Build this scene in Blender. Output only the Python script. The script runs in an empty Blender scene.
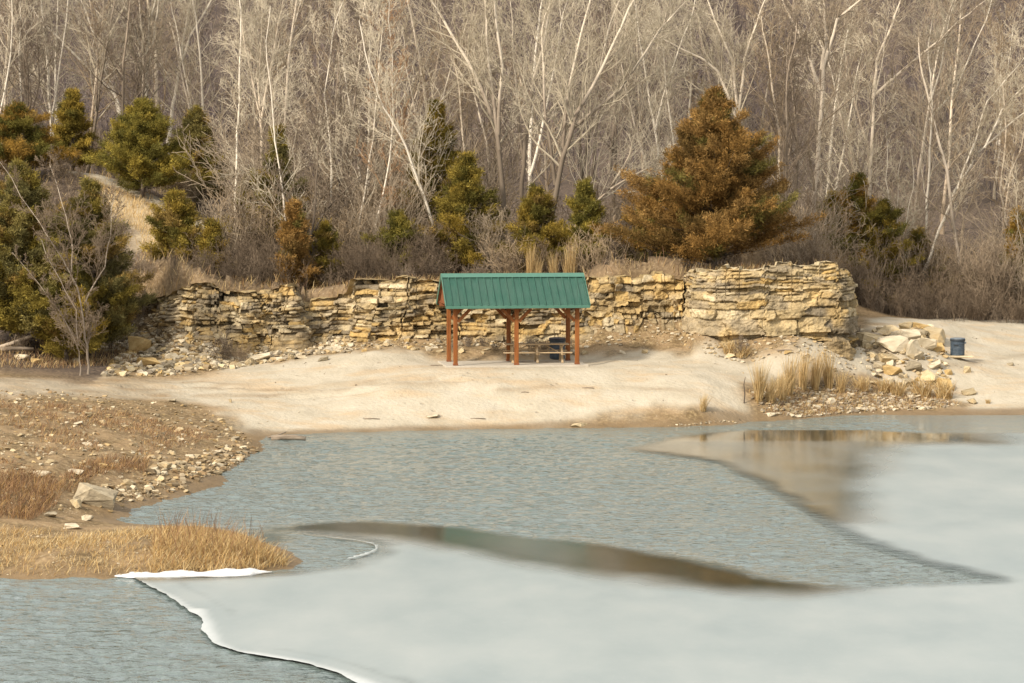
import bpy, bmesh, math, random
import numpy as np
from mathutils import Vector, Matrix

rng = np.random.default_rng(11)
random.seed(11)
S = bpy.context.scene
COL = S.collection
R = math.radians

# ------------------------------------------------------------------ camera model
F, H, CX, CY = 2640.0, 9.7, 512.0, 341.5
PITCH = math.atan(162.5 / F)
ca, sa = math.cos(PITCH), math.sin(PITCH)

def ray(px, py):
    u = (px - CX) / F
    v = -(py - CY) / F
    return np.array([u, ca + v * sa, -sa + v * ca])

def W(px, py, z=0.0):
    d = ray(px, py)
    t = (z - H) / d[2]
    return np.array([d[0] * t, d[1] * t, z])

def WY(px, py, Y):
    d = ray(px, py)
    t = Y / d[1]
    return np.array([d[0] * t, Y, H + d[2] * t])

cam = bpy.data.cameras.new('camera')
cam.sensor_width = 36.0
cam.lens = F * 36.0 / 1024.0
cam.clip_start = 0.5
cam.clip_end = 6000
camo = bpy.data.objects.new('camera', cam)
COL.objects.link(camo)
camo.location = (0, 0, H)
camo.rotation_euler = (math.pi / 2 - PITCH, 0, 0)
S.camera = camo

# ------------------------------------------------------------------ helpers
def mesh_np(name, V, Q=None, T=None, attrs=None, smooth=False, mats=None, midx=None):
    """one mesh from numpy vertices, quads and triangles"""
    me = bpy.data.meshes.new(name)
    V = np.asarray(V, np.float32)
    nq = 0 if Q is None else len(Q)
    nt = 0 if T is None else len(T)
    me.vertices.add(len(V))
    me.vertices.foreach_set('co', V.ravel())
    loops = []
    if nq: loops.append(np.asarray(Q, np.int32).ravel())
    if nt: loops.append(np.asarray(T, np.int32).ravel())
    li = np.concatenate(loops) if loops else np.zeros(0, np.int32)
    me.loops.add(len(li))
    me.loops.foreach_set('vertex_index', li)
    me.polygons.add(nq + nt)
    st = np.concatenate([np.arange(nq) * 4, nq * 4 + np.arange(nt) * 3]).astype(np.int32)
    me.polygons.foreach_set('loop_start', st)
    if midx is not None:
        me.polygons.foreach_set('material_index', np.asarray(midx, np.int32))
    me.polygons.foreach_set('use_smooth', np.full(nq + nt, smooth))
    if attrs:
        for k, a in attrs.items():
            a = np.asarray(a, np.float32)
            if a.ndim == 1:
                at = me.attributes.new(k, 'FLOAT', 'POINT')
                at.data.foreach_set('value', a)
            else:
                at = me.attributes.new(k, 'FLOAT_COLOR', 'POINT')
                if a.shape[1] == 3:
                    a = np.concatenate([a, np.ones((len(a), 1), np.float32)], 1)
                at.data.foreach_set('color', a.ravel())
    me.update(calc_edges=True)
    for m in (mats or []):
        me.materials.append(m)
    return me

def obj(name, me, parent=None, loc=None, rz=0.0, scale=None):
    o = bpy.data.objects.new(name, me)
    COL.objects.link(o)
    if parent is not None: o.parent = parent
    if loc is not None: o.location = [float(c) for c in loc]
    if rz: o.rotation_euler = (0, 0, rz)
    if scale is not None: o.scale = scale if hasattr(scale, '__len__') else (scale,) * 3
    return o

def tag(o, label=None, cat=None, group=None, kind=None):
    if label: o['label'] = label
    if cat: o['category'] = cat
    if group: o['group'] = group
    if kind: o['kind'] = kind
    return o

def empty(name, loc, rz=0.0):
    o = bpy.data.objects.new(name, None)
    COL.objects.link(o)
    o.location = [float(c) for c in loc]
    o.rotation_euler = (0, 0, rz)
    return o

def copy_tree(o, loc, rz=0.0, scale=None):
    c = o.copy()
    COL.objects.link(c)
    c.location = [float(x) for x in loc]
    c.rotation_euler = (0, 0, rz)
    if scale is not None: c.scale = scale if hasattr(scale, '__len__') else (scale,) * 3
    for ch in list(o.children):
        d = ch.copy(); COL.objects.link(d); d.parent = c
    return c

def hash01(ix, iy, seed=0):
    n = (np.asarray(ix, np.int64) * 374761393 + np.asarray(iy, np.int64) * 668265263 + seed * 974634757) & 0xffffffff
    n = ((n ^ (n >> 13)) * 1274126177) & 0xffffffff
    n = ((n ^ (n >> 16)) * 2246822519) & 0xffffffff
    return ((n ^ (n >> 15)) & 0xffffff) / float(0xffffff)

def vnoise(x, y, seed=0):
    x = np.asarray(x, float); y = np.asarray(y, float)
    ix = np.floor(x).astype(np.int64); iy = np.floor(y).astype(np.int64)
    fx = x - ix; fy = y - iy
    fx = fx * fx * (3 - 2 * fx); fy = fy * fy * (3 - 2 * fy)
    a = hash01(ix, iy, seed); b = hash01(ix + 1, iy, seed)
    c = hash01(ix, iy + 1, seed); d = hash01(ix + 1, iy + 1, seed)
    return (a * (1 - fx) + b * fx) * (1 - fy) + (c * (1 - fx) + d * fx) * fy - 0.5

def fbm(x, y, seed=0, o=4):
    s = 0; a = 1.0
    for k in range(o):
        s = s + a * vnoise(x * 2 ** k, y * 2 ** k, seed + k * 17); a *= 0.5
    return s

def sstep(a, b, x):
    t = np.clip((x - a) / (b - a), 0, 1)
    return t * t * (3 - 2 * t)

def sdf_poly(X, Y, poly):
    """signed distance to a polygon, negative inside"""
    P = np.asarray(poly)[:, :2]
    sh = np.shape(X)
    X = np.ravel(X); Y = np.ravel(Y)
    best = np.full(X.shape, 1e18)
    inside = np.zeros(X.shape, bool)
    n = len(P)
    for i in range(n):
        a = P[i]; b = P[(i + 1) % n]
        ex, ey = b - a
        wx, wy = X - a[0], Y - a[1]
        t = np.clip((wx * ex + wy * ey) / (ex * ex + ey * ey + 1e-12), 0, 1)
        dx, dy = wx - ex * t, wy - ey * t
        best = np.minimum(best, dx * dx + dy * dy)
        c = ((a[1] <= Y) & (b[1] > Y)) | ((b[1] <= Y) & (a[1] > Y))
        if ey != 0:
            xi = a[0] + (Y - a[1]) * ex / ey
            inside ^= c & (X < xi)
    d = np.sqrt(best)
    return np.where(inside, -d, d).reshape(sh)

def dist_line(X, Y, pts):
    P = np.asarray(pts)[:, :2]
    best = np.full(np.shape(X), 1e18)
    for a, b in zip(P[:-1], P[1:]):
        ex, ey = b - a
        wx, wy = X - a[0], Y - a[1]
        t = np.clip((wx * ex + wy * ey) / (ex * ex + ey * ey + 1e-12), 0, 1)
        best = np.minimum(best, (wx - ex * t) ** 2 + (wy - ey * t) ** 2)
    return np.sqrt(best)

def smooth_poly(P, it=2):
    P = np.asarray(P, float)
    for _ in range(it):
        Q = np.roll(P, -1, 0)
        P = np.stack([P * .75 + Q * .25, P * .25 + Q * .75], 1).reshape(-1, P.shape[1])
    return P

# ------------------------------------------------------------------ materials
class NT:
    def __init__(s, name):
        s.m = bpy.data.materials.new(name); s.m.use_nodes = True
        s.t = s.m.node_tree; s.n = s.t.nodes; s.l = s.t.links
        s.b = s.n['Principled BSDF']
    def node(s, typ, **kw):
        n = s.n.new(typ)
        for k, v in kw.items():
            if k in n.inputs: n.inputs[k].default_value = v
            else: setattr(n, k, v)
        return n
    def link(s, a, b): s.l.new(a, b)
    def coord(s, out='Object'):
        return s.node('ShaderNodeTexCoord').outputs[out]
    def noise(s, vec, scale, detail=6, rough=.6, stretch=None):
        if stretch is not None:
            mp = s.node('ShaderNodeMapping'); mp.inputs['Scale'].default_value = stretch
            s.link(vec, mp.inputs['Vector']); vec = mp.outputs['Vector']
        n = s.node('ShaderNodeTexNoise', Scale=scale, Detail=detail, Roughness=rough)
        s.link(vec, n.inputs['Vector'])
        return n.outputs['Fac']
    def ramp(s, fac, stops, interp='LINEAR'):
        r = s.node('ShaderNodeValToRGB'); e = r.color_ramp.elements
        r.color_ramp.interpolation = interp
        while len(e) < len(stops): e.new(.5)
        for el, (p, c) in zip(e, stops):
            el.position = p
            el.color = (c, c, c, 1) if not hasattr(c, '__len__') else (*c[:3], 1)
        s.link(fac, r.inputs['Fac'])
        return r.outputs['Color']
    def mix(s, fac, a, b, mode='MIX'):
        n = s.node('ShaderNodeMix', data_type='RGBA', blend_type=mode)
        for sock, v in ((n.inputs[0], fac), (n.inputs[6], a), (n.inputs[7], b)):
            if hasattr(v, 'is_linked') or isinstance(v, bpy.types.NodeSocket): s.link(v, sock)
            elif hasattr(v, '__len__'): sock.default_value = (*v[:3], 1)
            else: sock.default_value = v
        return n.outputs[2]
    def math(s, op, a, b=0.0, clamp=False):
        n = s.node('ShaderNodeMath', operation=op); n.use_clamp = clamp
        for sock, v in ((n.inputs[0], a), (n.inputs[1], b)):
            if isinstance(v, bpy.types.NodeSocket): s.link(v, sock)
            else: sock.default_value = v
        return n.outputs[0]
    def attr(s, name, out='Fac'):
        return s.node('ShaderNodeAttribute', attribute_name=name).outputs[out]
    def bump(s, h, strength=.5, dist=.05):
        b = s.node('ShaderNodeBump', Strength=strength, Distance=dist)
        s.link(h, b.inputs['Height']); s.link(b.outputs['Normal'], s.b.inputs['Normal'])
        return b
    def base(s, c, rough=.9, spec=.2):
        s.b.inputs['Roughness'].default_value = rough
        s.b.inputs['Specular IOR Level'].default_value = spec
        if isinstance(c, bpy.types.NodeSocket): s.link(c, s.b.inputs['Base Color'])
        else: s.b.inputs['Base Color'].default_value = (*c, 1)
        return s.m
    def vary(s, col, amt=.3):
        """each copy of an object a little lighter or darker"""
        r = s.node('ShaderNodeObjectInfo').outputs['Random']
        v = s.math('MULTIPLY_ADD', r, amt); s.n[-1].inputs[2].default_value = 1 - amt / 2
        return s.mix(1.0, col, s.grey(v), 'MULTIPLY')
    def grey(s, v):
        c = s.node('ShaderNodeCombineColor')
        for i in range(3): s.link(v, c.inputs[i])
        return c.outputs[0]

def mat_noise(name, stops, scale=5, rough=.9, bump=0, bscale=None, detail=6, spec=.2, tint=None, vary=0, stretch=None, bdist=.05):
    t = NT(name); v = t.coord()
    c = t.ramp(t.noise(v, scale, detail, stretch=stretch), stops)
    if tint: c = t.mix(1.0, c, t.attr(tint, 'Color'), 'MULTIPLY')
    if vary: c = t.vary(c, vary)
    if bump: t.bump(t.noise(v, bscale or scale * 3, 6, stretch=stretch), bump, bdist)
    return t.base(c, rough, spec)
# ------------------------------------------------------------------ terrain heights
def C(px, py, z): return W(px, py, z)

shore_px = [(-200, 577), (0, 577), (100, 577), (200, 575), (262, 571), (290, 567), (302, 561), (285, 551), (255, 541), (235, 532),
            (200, 526), (160, 525), (125, 524), (108, 517), (130, 508), (165, 499), (200, 488), (218, 474), (240, 462), (262, 451),
            (256, 442), (262, 434), (300, 433), (340, 432), (420, 430), (520, 428), (620, 427), (700, 425), (750, 421), (800, 418),
            (840, 415), (900, 413), (960, 411), (1030, 410), (1250, 410)]
shore_w = np.array([W(*p) for p in shore_px])
water_poly = np.vstack([shore_w, [[70, 104, 0], [70, 8, 0], [-70, 8, 0], [-70, 64.5, 0]]])

low = [C(*p) for p in [
    (400, 405, .75), (400, 385, 1.4), (400, 362, 1.95), (375, 352, 2.3), (300, 360, 1.9), (300, 400, .8),
    (500, 405, .7), (500, 385, 1.4), (500, 366, 1.95), (600, 405, .7), (600, 380, 1.5), (600, 358, 2.05), (640, 350, 2.25),
    (700, 352, 2.25), (700, 380, 1.5), (700, 405, .7), (750, 365, 1.8), (760, 395, .9), (790, 349, 2.45), (820, 356, 2.1), (820, 380, 1.2), (820, 398, .5),
    (880, 398, .4), (880, 380, 1.0), (895, 362, 1.7), (895, 340, 2.6), (905, 329, 2.95), (930, 330, 2.7), (930, 350, 2.1), (930, 375, 1.15), (930, 395, .45),
    (957, 358, 1.6), (970, 385, .75), (1000, 385, .75), (1024, 360, 1.5), (1024, 346, 1.85), (980, 345, 1.9), (1024, 338, 2.1), (860, 345, 2.3),
    (1000, 350, 1.75), (940, 322, 2.9), (1000, 398, .35), (960, 398, .35), (1060, 390, .6),
    (250, 402, .85), (200, 395, .95), (200, 373, 1.5), (250, 365, 1.65), (100, 390, 1.3), (130, 376, 1.5), (0, 378, 1.9), (0, 360, 2.1), (60, 365, 1.9),
    (230, 424, .35), (240, 440, .2), (200, 440, .5), (150, 430, .8), (60, 420, 1.4), (0, 410, 1.7), (0, 450, 1.3), (60, 470, .95), (140, 470, .6),
    (180, 470, .45), (100, 495, .4), (0, 490, .9), (50, 510, .35), (0, 520, .4), (0, 530, .3), (60, 530, .2), (50, 556, .38), (150, 552, .36), (230, 554, .32),
    (265, 560, .16)]]
low += list(shore_w)
low += [C(*p) for p in [(150, 515, -.15), (230, 512, -.4), (500, 480, -1), (700, 500, -1), (400, 600, -1), (800, 600, -1), (150, 640, -1), (900, 650, -1),
                        (900, 450, -.8), (50, 620, -.7), (600, 660, -1), (330, 500, -.7), (300, 470, -.6), (500, 445, -.5), (650, 440, -.4), (900, 425, -.4), (1010, 430, -.5)]]
low += [np.array(p, float) for p in [(-30, 45, -1), (0, 45, -1), (30, 45, -1), (60, 80, -1), (60, 100, -.3), (-45, 80, 2.2), (-45, 100, 3.0), (-45, 64, .4),
                                     (60, 120, 2.0), (45, 135, 2.4), (-60, 120, 4), (20, 135, 2.5), (-20, 132, 3.0), (0, 132, 2.6), (60, 150, 3)]]
low = np.array(low)

high_px = [(180, 287, 117.5), (240, 289, 117), (300, 295, 118.5), (345, 282, 117.5), (437, 284, 117.5), (520, 283, 118), (590, 278, 118), (690, 275, 117.5),
           (760, 269, 116), (800, 268, 116), (846, 272, 116), (846, 274, 121),
           (180, 262, 124), (300, 272, 127), (450, 273, 127), (520, 270, 127), (600, 270, 127), (712, 271, 126), (790, 270, 124), (800, 272, 130),
           (150, 196, 136), (100, 176, 138), (210, 224, 132), (60, 168, 141), (30, 168, 146), (160, 272, 122), (120, 230, 128), (0, 240, 127), (60, 250, 125), (0, 300, 116), (60, 318, 114), (110, 320, 117.5),
           (0, 352, 107), (70, 348, 109), (250, 240, 138), (330, 245, 138)]
high = [WY(p[0], p[1] + (6 if 115.9 < p[2] < 119 and p[0] > 150 else 0), p[2]) for p in high_px]
high += [C(*p) for p in [(866, 336, 2.7), (875, 330, 2.8), (900, 326, 3.0), (940, 322, 2.9), (1024, 334, 2.35), (1100, 340, 2.4)]]
high += [np.array(p, float) for p in [(16.6, 118, 2.7), (17, 124, 2.7), (25, 125, 2.4), (30, 135, 2.6), (18, 134, 2.8), (22, 150, 3.6), (40, 150, 3.6), (60, 135, 2.5), (70, 120, 2.2),
                                      (-45, 100, 3.2), (-60, 120, 5), (-40, 135, 9), (-35, 125, 7)]]
for X in (-90, -60, -30, -10, 10, 30, 60, 90):
    for Y, z in ((170, 8.5), (200, 14), (240, 24), (290, 38), (340, 52)):
        high.append(np.array([X * Y / 150, Y, z - (X > 20) * (2.0 if Y < 210 else 0) + (X < -20) * 1.5 + 2 * math.sin(X * .09)]))
high = np.array(high)

def rbf(P):
    D = np.hypot(P[:, None, 0] - P[None, :, 0], P[:, None, 1] - P[None, :, 1])
    n = len(P)
    A = np.zeros((n + 1, n + 1)); A[:n, :n] = D + np.eye(n) * -.02; A[:n, n] = 1; A[n, :n] = 1
    c = np.linalg.solve(A, np.append(P[:, 2], 0))
    def f(X, Y):
        out = np.full(X.shape, c[n])
        for i in range(n): out += c[i] * np.hypot(X - P[i, 0], Y - P[i, 1])
        return out
    return f
f_low, f_high = rbf(low), rbf(high)

# px, distance, top row, base row of the limestone ledge
cliff_px = [(84, 118.5, 338, 352), (120, 118, 314, 354), (160, 117.4, 300, 362), (178, 115.4, 288, 370), (210, 115, 286, 368), (240, 115.3, 293, 364),
            (270, 116, 291, 360), (296, 115.7, 287, 357), (302, 116.7, 300, 356), (343, 116.7, 297, 354), (348, 115.8, 279, 354), (385, 115.6, 280, 356),
            (437, 115.6, 282, 362), (460, 116.2, 284, 362), (520, 116.4, 284, 360), (585, 116.2, 278, 358), (610, 116.3, 277, 354), (650, 116.5, 276, 352),
            (685, 116.6, 276, 352), (693, 114.5, 274, 354), (715, 113.9, 270, 356), (745, 113.6, 267, 358), (800, 113.6, 266, 352), (835, 113.8, 266, 348), (850, 114.1, 270, 346)]
cl = np.array([[*WY(a, t, Y)[[0, 1, 2]], WY(a, b, Y)[2]] for a, Y, t, b in cliff_px])   # X, Y, ztop, zbase
cX = cl[:, 0]
def Yc(X): return np.interp(X, cX, cl[:, 1])

PAD = W(512.5, 363.2, 1.95)[:2]; PAD_RZ = R(8)
PADZ = 1.95

def height(X, Y):
    X = np.asarray(X, float); Y = np.asarray(Y, float)
    wl = sstep(-21, -17.5, X)
    Yl = Yc(X)
    # left of the ledge the ground climbs gently, at the ledge in one step
    a = Yl + np.where(wl > .5, .7, .7) * wl - 12 * (1 - wl)
    b = Yl + 1.7 * wl + 5 * (1 - wl)
    s = sstep(0, 1, (Y - a) / (b - a))
    s = s * (1 - sstep(14.45, 14.85, X) * (1 - sstep(129, 133, Y)))
    z = f_low(X, np.minimum(Y, 135)) * (1 - s) + f_high(X, np.maximum(np.minimum(Y, 345), 100)) * s
    # past the hill's brow
    z = z + np.maximum(Y - 345, 0) * .12
    # talus against the foot of the ledge
    tal = np.interp(X, [WY(p, 350, 116)[0] for p in (100, 130, 162, 195, 240, 280, 340, 440, 580, 600, 690, 720, 780, 850)], [.3, 1.1, 1.9, 1.4, .75, .7, .5, .35, .4, 1.15, 1.0, .35, .55, .4])
    inx = sstep(-19.5, -18, X) * (1 - sstep(15.2, 16.2, X))
    d = Yl - Y
    z = z + inx * tal * np.exp(-np.maximum(d, 0) / .9) * (Y < Yl + 1.7)
    # rough ground
    rough = sstep(.05, .6, np.abs(z))
    z = z + rough * (.10 * fbm(X * .8, Y * .5, 3, 4) + (.35 * fbm(X * .2, Y * .2, 9, 3) * sstep(120, 135, Y)))
    lb = (1 - sstep(-11, -8, X)) * (1 - sstep(98, 104, Y)) * sstep(66, 72, Y)
    z = z + lb * rough * .16 * fbm(X * 1.7, Y * 1.1, 21, 3)
    # wheel ruts curving over the beach
    rut = dist_line(X, Y, [W(-40, 385, 1.8), W(80, 384, 1.5), W(200, 388, 1.1), W(330, 385, 1.3), W(460, 381, 1.5)])
    rut2 = dist_line(X, Y, [W(-40, 392, 1.7), W(80, 392, 1.35), W(200, 397, .9), W(330, 392, 1.1), W(460, 388, 1.3)])
    z = z - .07 * np.exp(-(rut / .22) ** 2) - .07 * np.exp(-(rut2 / .22) ** 2) + .03 * np.exp(-((rut - .45) / .2) ** 2)
    # level pad
    c, s_ = math.cos(-PAD_RZ), math.sin(-PAD_RZ)
    lx = (X - PAD[0]) * c - (Y - PAD[1]) * s_; ly = (X - PAD[0]) * s_ + (Y - PAD[1]) * c
    dp = np.hypot(np.maximum(np.abs(lx) - 3.1, 0), np.maximum(np.abs(ly) - 1.5, 0))
    k = 1 - sstep(.2, 1.8, dp)
    z = z * (1 - k) + (PADZ - .06) * k
    # pond bed towards the viewer, then the bank the viewer stands on
    z = np.where(Y < 45, np.interp(Y, [-80, 0, 12, 25, 45], [8, 8, 4, -1, -1]) + 0 * X, z)
    return z

ys = np.concatenate([np.linspace(-80, 44, 24), np.arange(45, 62, .6), np.arange(62, 96, .24), np.arange(96, 136, .2), np.arange(136, 180, .7), np.arange(180, 360, 3), np.linspace(360, 1500, 30)])
us = np.concatenate([np.linspace(-3.2, -1.02, 26), np.linspace(-1, 1, 330), np.linspace(1.02, 3.2, 26)])
def halfw(Y): return np.maximum(24 + np.maximum(Y - 100, 0) * .235, 24)
GY, GU = np.meshgrid(ys, us, indexing='ij')
GX = GU * halfw(GY)
GZ = height(GX, GY)

def hgt(X, Y):
    """terrain height by interpolation in the grid"""
    X = np.atleast_1d(np.asarray(X, float)); Y = np.atleast_1d(np.asarray(Y, float))
    i = np.clip(np.searchsorted(ys, Y) - 1, 0, len(ys) - 2)
    u = X / halfw(Y)
    j = np.clip(np.searchsorted(us, u) - 1, 0, len(us) - 2)
    fy = np.clip((Y - ys[i]) / (ys[i + 1] - ys[i]), 0, 1); fu = np.clip((u - us[j]) / (us[j + 1] - us[j]), 0, 1)
    return (GZ[i, j] * (1 - fu) + GZ[i, j + 1] * fu) * (1 - fy) + (GZ[i + 1, j] * (1 - fu) + GZ[i + 1, j + 1] * fu) * fy
def hz(x, y): return float(hgt(x, y)[0])

_YS = np.concatenate([np.arange(48, 150, .15), np.arange(150, 400, 1)])
def hit(px, py, y0=48):
    """first point of the ground on the line of sight"""
    d = ray(px, py)
    Y = _YS[_YS >= y0]
    t = Y / d[1]
    z = hgt(d[0] * t, Y)
    k = np.nonzero(H + d[2] * t <= z)[0]
    k = k[0] if len(k) else len(Y) - 1
    return np.array([d[0] * t[k], Y[k], z[k]])

# ------------------------------------------------------------------ ground material zones
def Hp(pts, z=0.): return np.array([hit(p[0], p[1]) if -100 < p[0] < 1124 else W(p[0], p[1], 0) for p in pts])
def Wp(pts, z=0.): return np.array([W(p[0], p[1], p[2] if len(p) > 2 else z) for p in pts])
sand_poly = Hp([(120, 386, 2), (200, 374, 2.1), (260, 362, 2.2), (375, 350, 2.4), (450, 362, 2.1), (590, 357, 2.1), (640, 349, 2.3), (700, 352, 2.3), (755, 360, 2.2), (775, 347, 2.6), (800, 343, 2.7),
                (850, 348, 2.6), (858, 340, 2.7), (870, 322, 2.8), (940, 317, 2.9), (1024, 320), (1090, 322, 2.4), (1090, 412, 0), (960, 412, 0), (930, 392, .9), (880, 385, 1.3), (820, 383, 1.2), (750, 380, 1.4),
                (742, 395, .9), (760, 412, .3), (760, 423, 0), (420, 432, 0), (262, 436, 0), (235, 418, .5), (200, 404, 1.3)])
bank2 = Hp([(745, 385, 1.3), (800, 378, 1.4), (880, 383, 1.3), (930, 395, .8), (965, 405, .3), (960, 412, 0), (760, 424, 0)])
hillgrass = np.array([WY(95, 165, 139), WY(110, 185, 136), WY(150, 190, 136), WY(210, 220, 132), WY(215, 232, 131), WY(190, 285, 121), WY(150, 285, 120), WY(140, 230, 128), WY(90, 195, 134)])
d_s = sdf_poly(GX, GY, sand_poly)
nz = fbm(GX * .7, GY * .45, 5, 4)
sand = 1 - sstep(-.9, .9, d_s + nz * 1.6)
road = 1 - sstep(1.2, 3.0, dist_line(GX, GY, Hp([(-60, 388, 2.3), (60, 386, 2.2), (180, 388, 1.9), (260, 385, 1.6)])) + nz * 1.5)
sand = np.maximum(sand, road * .62)
track = [WY(78, 160, 141), WY(105, 180, 137.5), WY(150, 197, 136), WY(185, 212, 133.5), WY(212, 226, 131), WY(208, 240, 129), WY(196, 254, 125.5)]
d_tr = dist_line(GX, GY, track)
sand = np.maximum(sand, (1 - sstep(.45, 1.4, d_tr + nz * .9)) * (1 - .5 * (1 - sstep(119.5, 123.5, GY))))
sand *= 1 - (1 - sstep(0, .5, sdf_poly(GX, GY, bank2))) * .8
litter = np.clip(sstep(0, 2.0, GY - Yc(GX) - .6), 0, 1)
litter *= 1 - (1 - sstep(-1, 1, sdf_poly(GX, GY, sand_poly)))
litter *= sstep(.8, 1.5, d_tr + nz * .5)
litter = np.where(GX > 15.8, sstep(131, 134, GY), litter)
litter = np.where((GX < -17) & (GY > 104), np.maximum(litter, sstep(104, 110, GY)), litter)
litter = litter * sstep(.8, 1.5, d_tr + nz * .5)
tang = (1 - sstep(-.8, 1.0, sdf_poly(GX, GY, hillgrass) + nz)) * sstep(.8, 1.5, d_tr + nz * .5)
sd_water = sdf_poly(GX, GY, water_poly)
wet = 1 - sstep(.12, .8, sd_water + nz * .4)

Vt = np.stack([GX, GY, GZ], -1).reshape(-1, 3)
nr, nc = GX.shape
idx = np.arange(nr * nc).reshape(nr, nc)
Qt = np.stack([idx[:-1, :-1], idx[:-1, 1:], idx[1:, 1:], idx[1:, :-1]], -1).reshape(-1, 4)

t = NT('ground'); v = t.coord()
z4 = t.node('ShaderNodeSeparateColor'); t.link(t.attr('zone', 'Color'), z4.inputs[0])
n_f = t.noise(v, 6, 8, .65); n_m = t.noise(v, .8, 6, .6); n_s = t.noise(v, .35, 5, .6, (1, 2.2, 1))
sandc = t.ramp(n_m, [(.25, (.345, .302, .225)), (.5, (.415, .367, .28)), (.75, (.465, .418, .33))])
sandc = t.mix(t.ramp(n_s, [(.5, 0), (.66, .65)]), sandc, (.42, .31, .19))
sandc = t.mix(t.ramp(n_f, [(.55, 0), (.75, .4)]), sandc, (.32, .24, .155))
ft = t.node('ShaderNodeTexVoronoi', Scale=1.6); t.link(v, ft.inputs['Vector'])
foot = t.math('MULTIPLY', t.ramp(ft.outputs['Distance'], [(.10, 1), (.19, 0)]), t.ramp(t.noise(v, .5, 3), [(.5, 0), (.58, 1)]))
sandc = t.mix(t.math('MULTIPLY', foot, .35), sandc, (.27, .2, .13))
sandc = t.mix(t.ramp(t.noise(v, 26, 3, .7), [(.5, 0), (.75, .3)]), sandc, (.26, .20, .13))
vor = t.node('ShaderNodeTexVoronoi', Scale=5.0); t.link(v, vor.inputs['Vector'])
vr = t.node('ShaderNodeTexVoronoi', Scale=11.0); t.link(v, vr.inputs['Vector'])
dirt = t.ramp(n_f, [(.3, (.075, .050, .024)), (.5, (.155, .106, .052)), (.68, (.31, .23, .122))])
dirt = t.mix(t.ramp(n_m, [(.4, 0), (.62, .55)]), dirt, (.36, .25, .14))
peb = t.ramp(vr.outputs['Distance'], [(.16, 1), (.30, 0)])
pebm = t.math('MULTIPLY', peb, t.ramp(t.noise(v, 1.7, 3), [(.46, 0), (.6, .8)]))
dirt = t.mix(pebm, dirt, t.ramp(vr.outputs['Color'], [(.2, (.30, .23, .14)), (.8, (.56, .47, .33))]))
lit = t.ramp(n_f, [(.3, (.045, .034, .028)), (.5, (.10, .075, .058)), (.7, (.19, .14, .095))])
tanc = t.ramp(n_f, [(.3, (.38, .29, .17)), (.7, (.60, .50, .34))])
sandc = t.mix(t.math('MULTIPLY', t.attr('rut'), t.ramp(n_m, [(.35, .2), (.6, .75)])), sandc, (.22, .16, .095))
c = t.mix(z4.outputs[0], dirt, sandc)
c = t.mix(z4.outputs[1], c, lit)
c = t.mix(z4.outputs[2], c, tanc)
c = t.mix(t.math('MULTIPLY', t.attr('wet'), .75), c, t.mix(n_m, (.13, .085, .042), (.20, .14, .075)))
t.link(t.math('MULTIPLY_ADD', t.attr('wet'), -.35), t.b.inputs['Roughness']); t.n[-1].inputs[2].default_value = .92
hgtn = t.math('ADD', t.math('MULTIPLY', foot, -.9), t.math('ADD', n_f, t.math('MULTIPLY', vor.outputs['Distance'], .4)))
t.bump(hgtn, .55, .09)
m_ground = t.m; t.link(c, t.b.inputs['Base Color']); t.b.inputs['Specular IOR Level'].default_value = .15

rutm = np.zeros_like(GX)
for ln, wd_ in (([(-40, 384, 1.8), (80, 383, 1.5), (200, 388, 1.1), (330, 385, 1.3), (460, 381, 1.5)], .22), ([(-40, 392, 1.7), (80, 392, 1.35), (200, 397, .9), (330, 392, 1.1), (460, 388, 1.3)], .22),
                ([(-40, 376, 1.9), (90, 379, 1.5), (200, 382, 1.3), (270, 390, 1.1)], .18), ([(120, 388, 1.3), (220, 385, 1.2), (330, 374, 1.7)], .2), ([(500, 392, 1.2), (590, 386, 1.4), (690, 392, 1.1)], .14), ([(880, 372, 1.2), (960, 366, 1.3), (1040, 352, 1.7)], .2)):
    rutm = np.maximum(rutm, np.exp(-(dist_line(GX, GY, Hp(ln)) / (wd_ * 1.5)) ** 2) * sstep(-.25, .25, fbm(GX * .6, GY * .8, 33, 3)))
zone = np.stack([sand, litter, tang], -1).reshape(-1, 3)
me = mesh_np('ground', Vt, Qt, attrs={'zone': zone, 'wet': wet.ravel(), 'rut': rutm.ravel()}, smooth=True, mats=[m_ground])
tag(obj('ground', me), kind='structure')

# ------------------------------------------------------------------ pond: open water and ice
ice_px = [(128, 574), (138, 582), (150, 589), (172, 599), (192, 612), (203, 628), (212, 643), (230, 652), (265, 658), (300, 664), (335, 674), (372, 690), (430, 715), (520, 760),
          (1300, 760), (1300, 432), (1024, 432), (965, 433), (900, 432), (840, 428), (770, 427.5), (715, 431), (665, 437), (630, 446), (622, 450), (660, 455), (700, 460), (722, 465), (736, 474),
          (752, 480), (762, 490), (778, 496), (788, 506), (803, 513), (815, 523), (832, 531), (848, 541), (865, 547), (890, 556), (912, 563), (950, 573), (985, 580), (950, 582), (900, 584), (850, 586),
          (800, 582), (760, 573), (700, 560), (640, 549), (560, 540), (480, 528), (420, 524), (360, 521), (310, 523), (285, 529), (294, 532), (310, 536), (345, 540),
          (370, 544), (375, 549), (366, 555), (345, 560), (343, 566), (315, 570), (292, 570), (262, 573), (200, 577)]
ice_poly = smooth_poly(Wp(ice_px), 1)
ice_poly = np.vstack([ice_poly])
GIy = np.concatenate([np.arange(43, 63, .12), np.arange(63, 75, .1), np.arange(75, 101.6, .14)])
GIx = np.arange(-13, 29, .13)
IX, IY = np.meshgrid(GIx, GIy)
d_i = sdf_poly(IX, IY, ice_poly)
d_i = d_i + .16 * fbm(IX * 1.3, IY * .8, 48, 4)
gy, gx = np.gradient(d_i, GIy, GIx)
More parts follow.
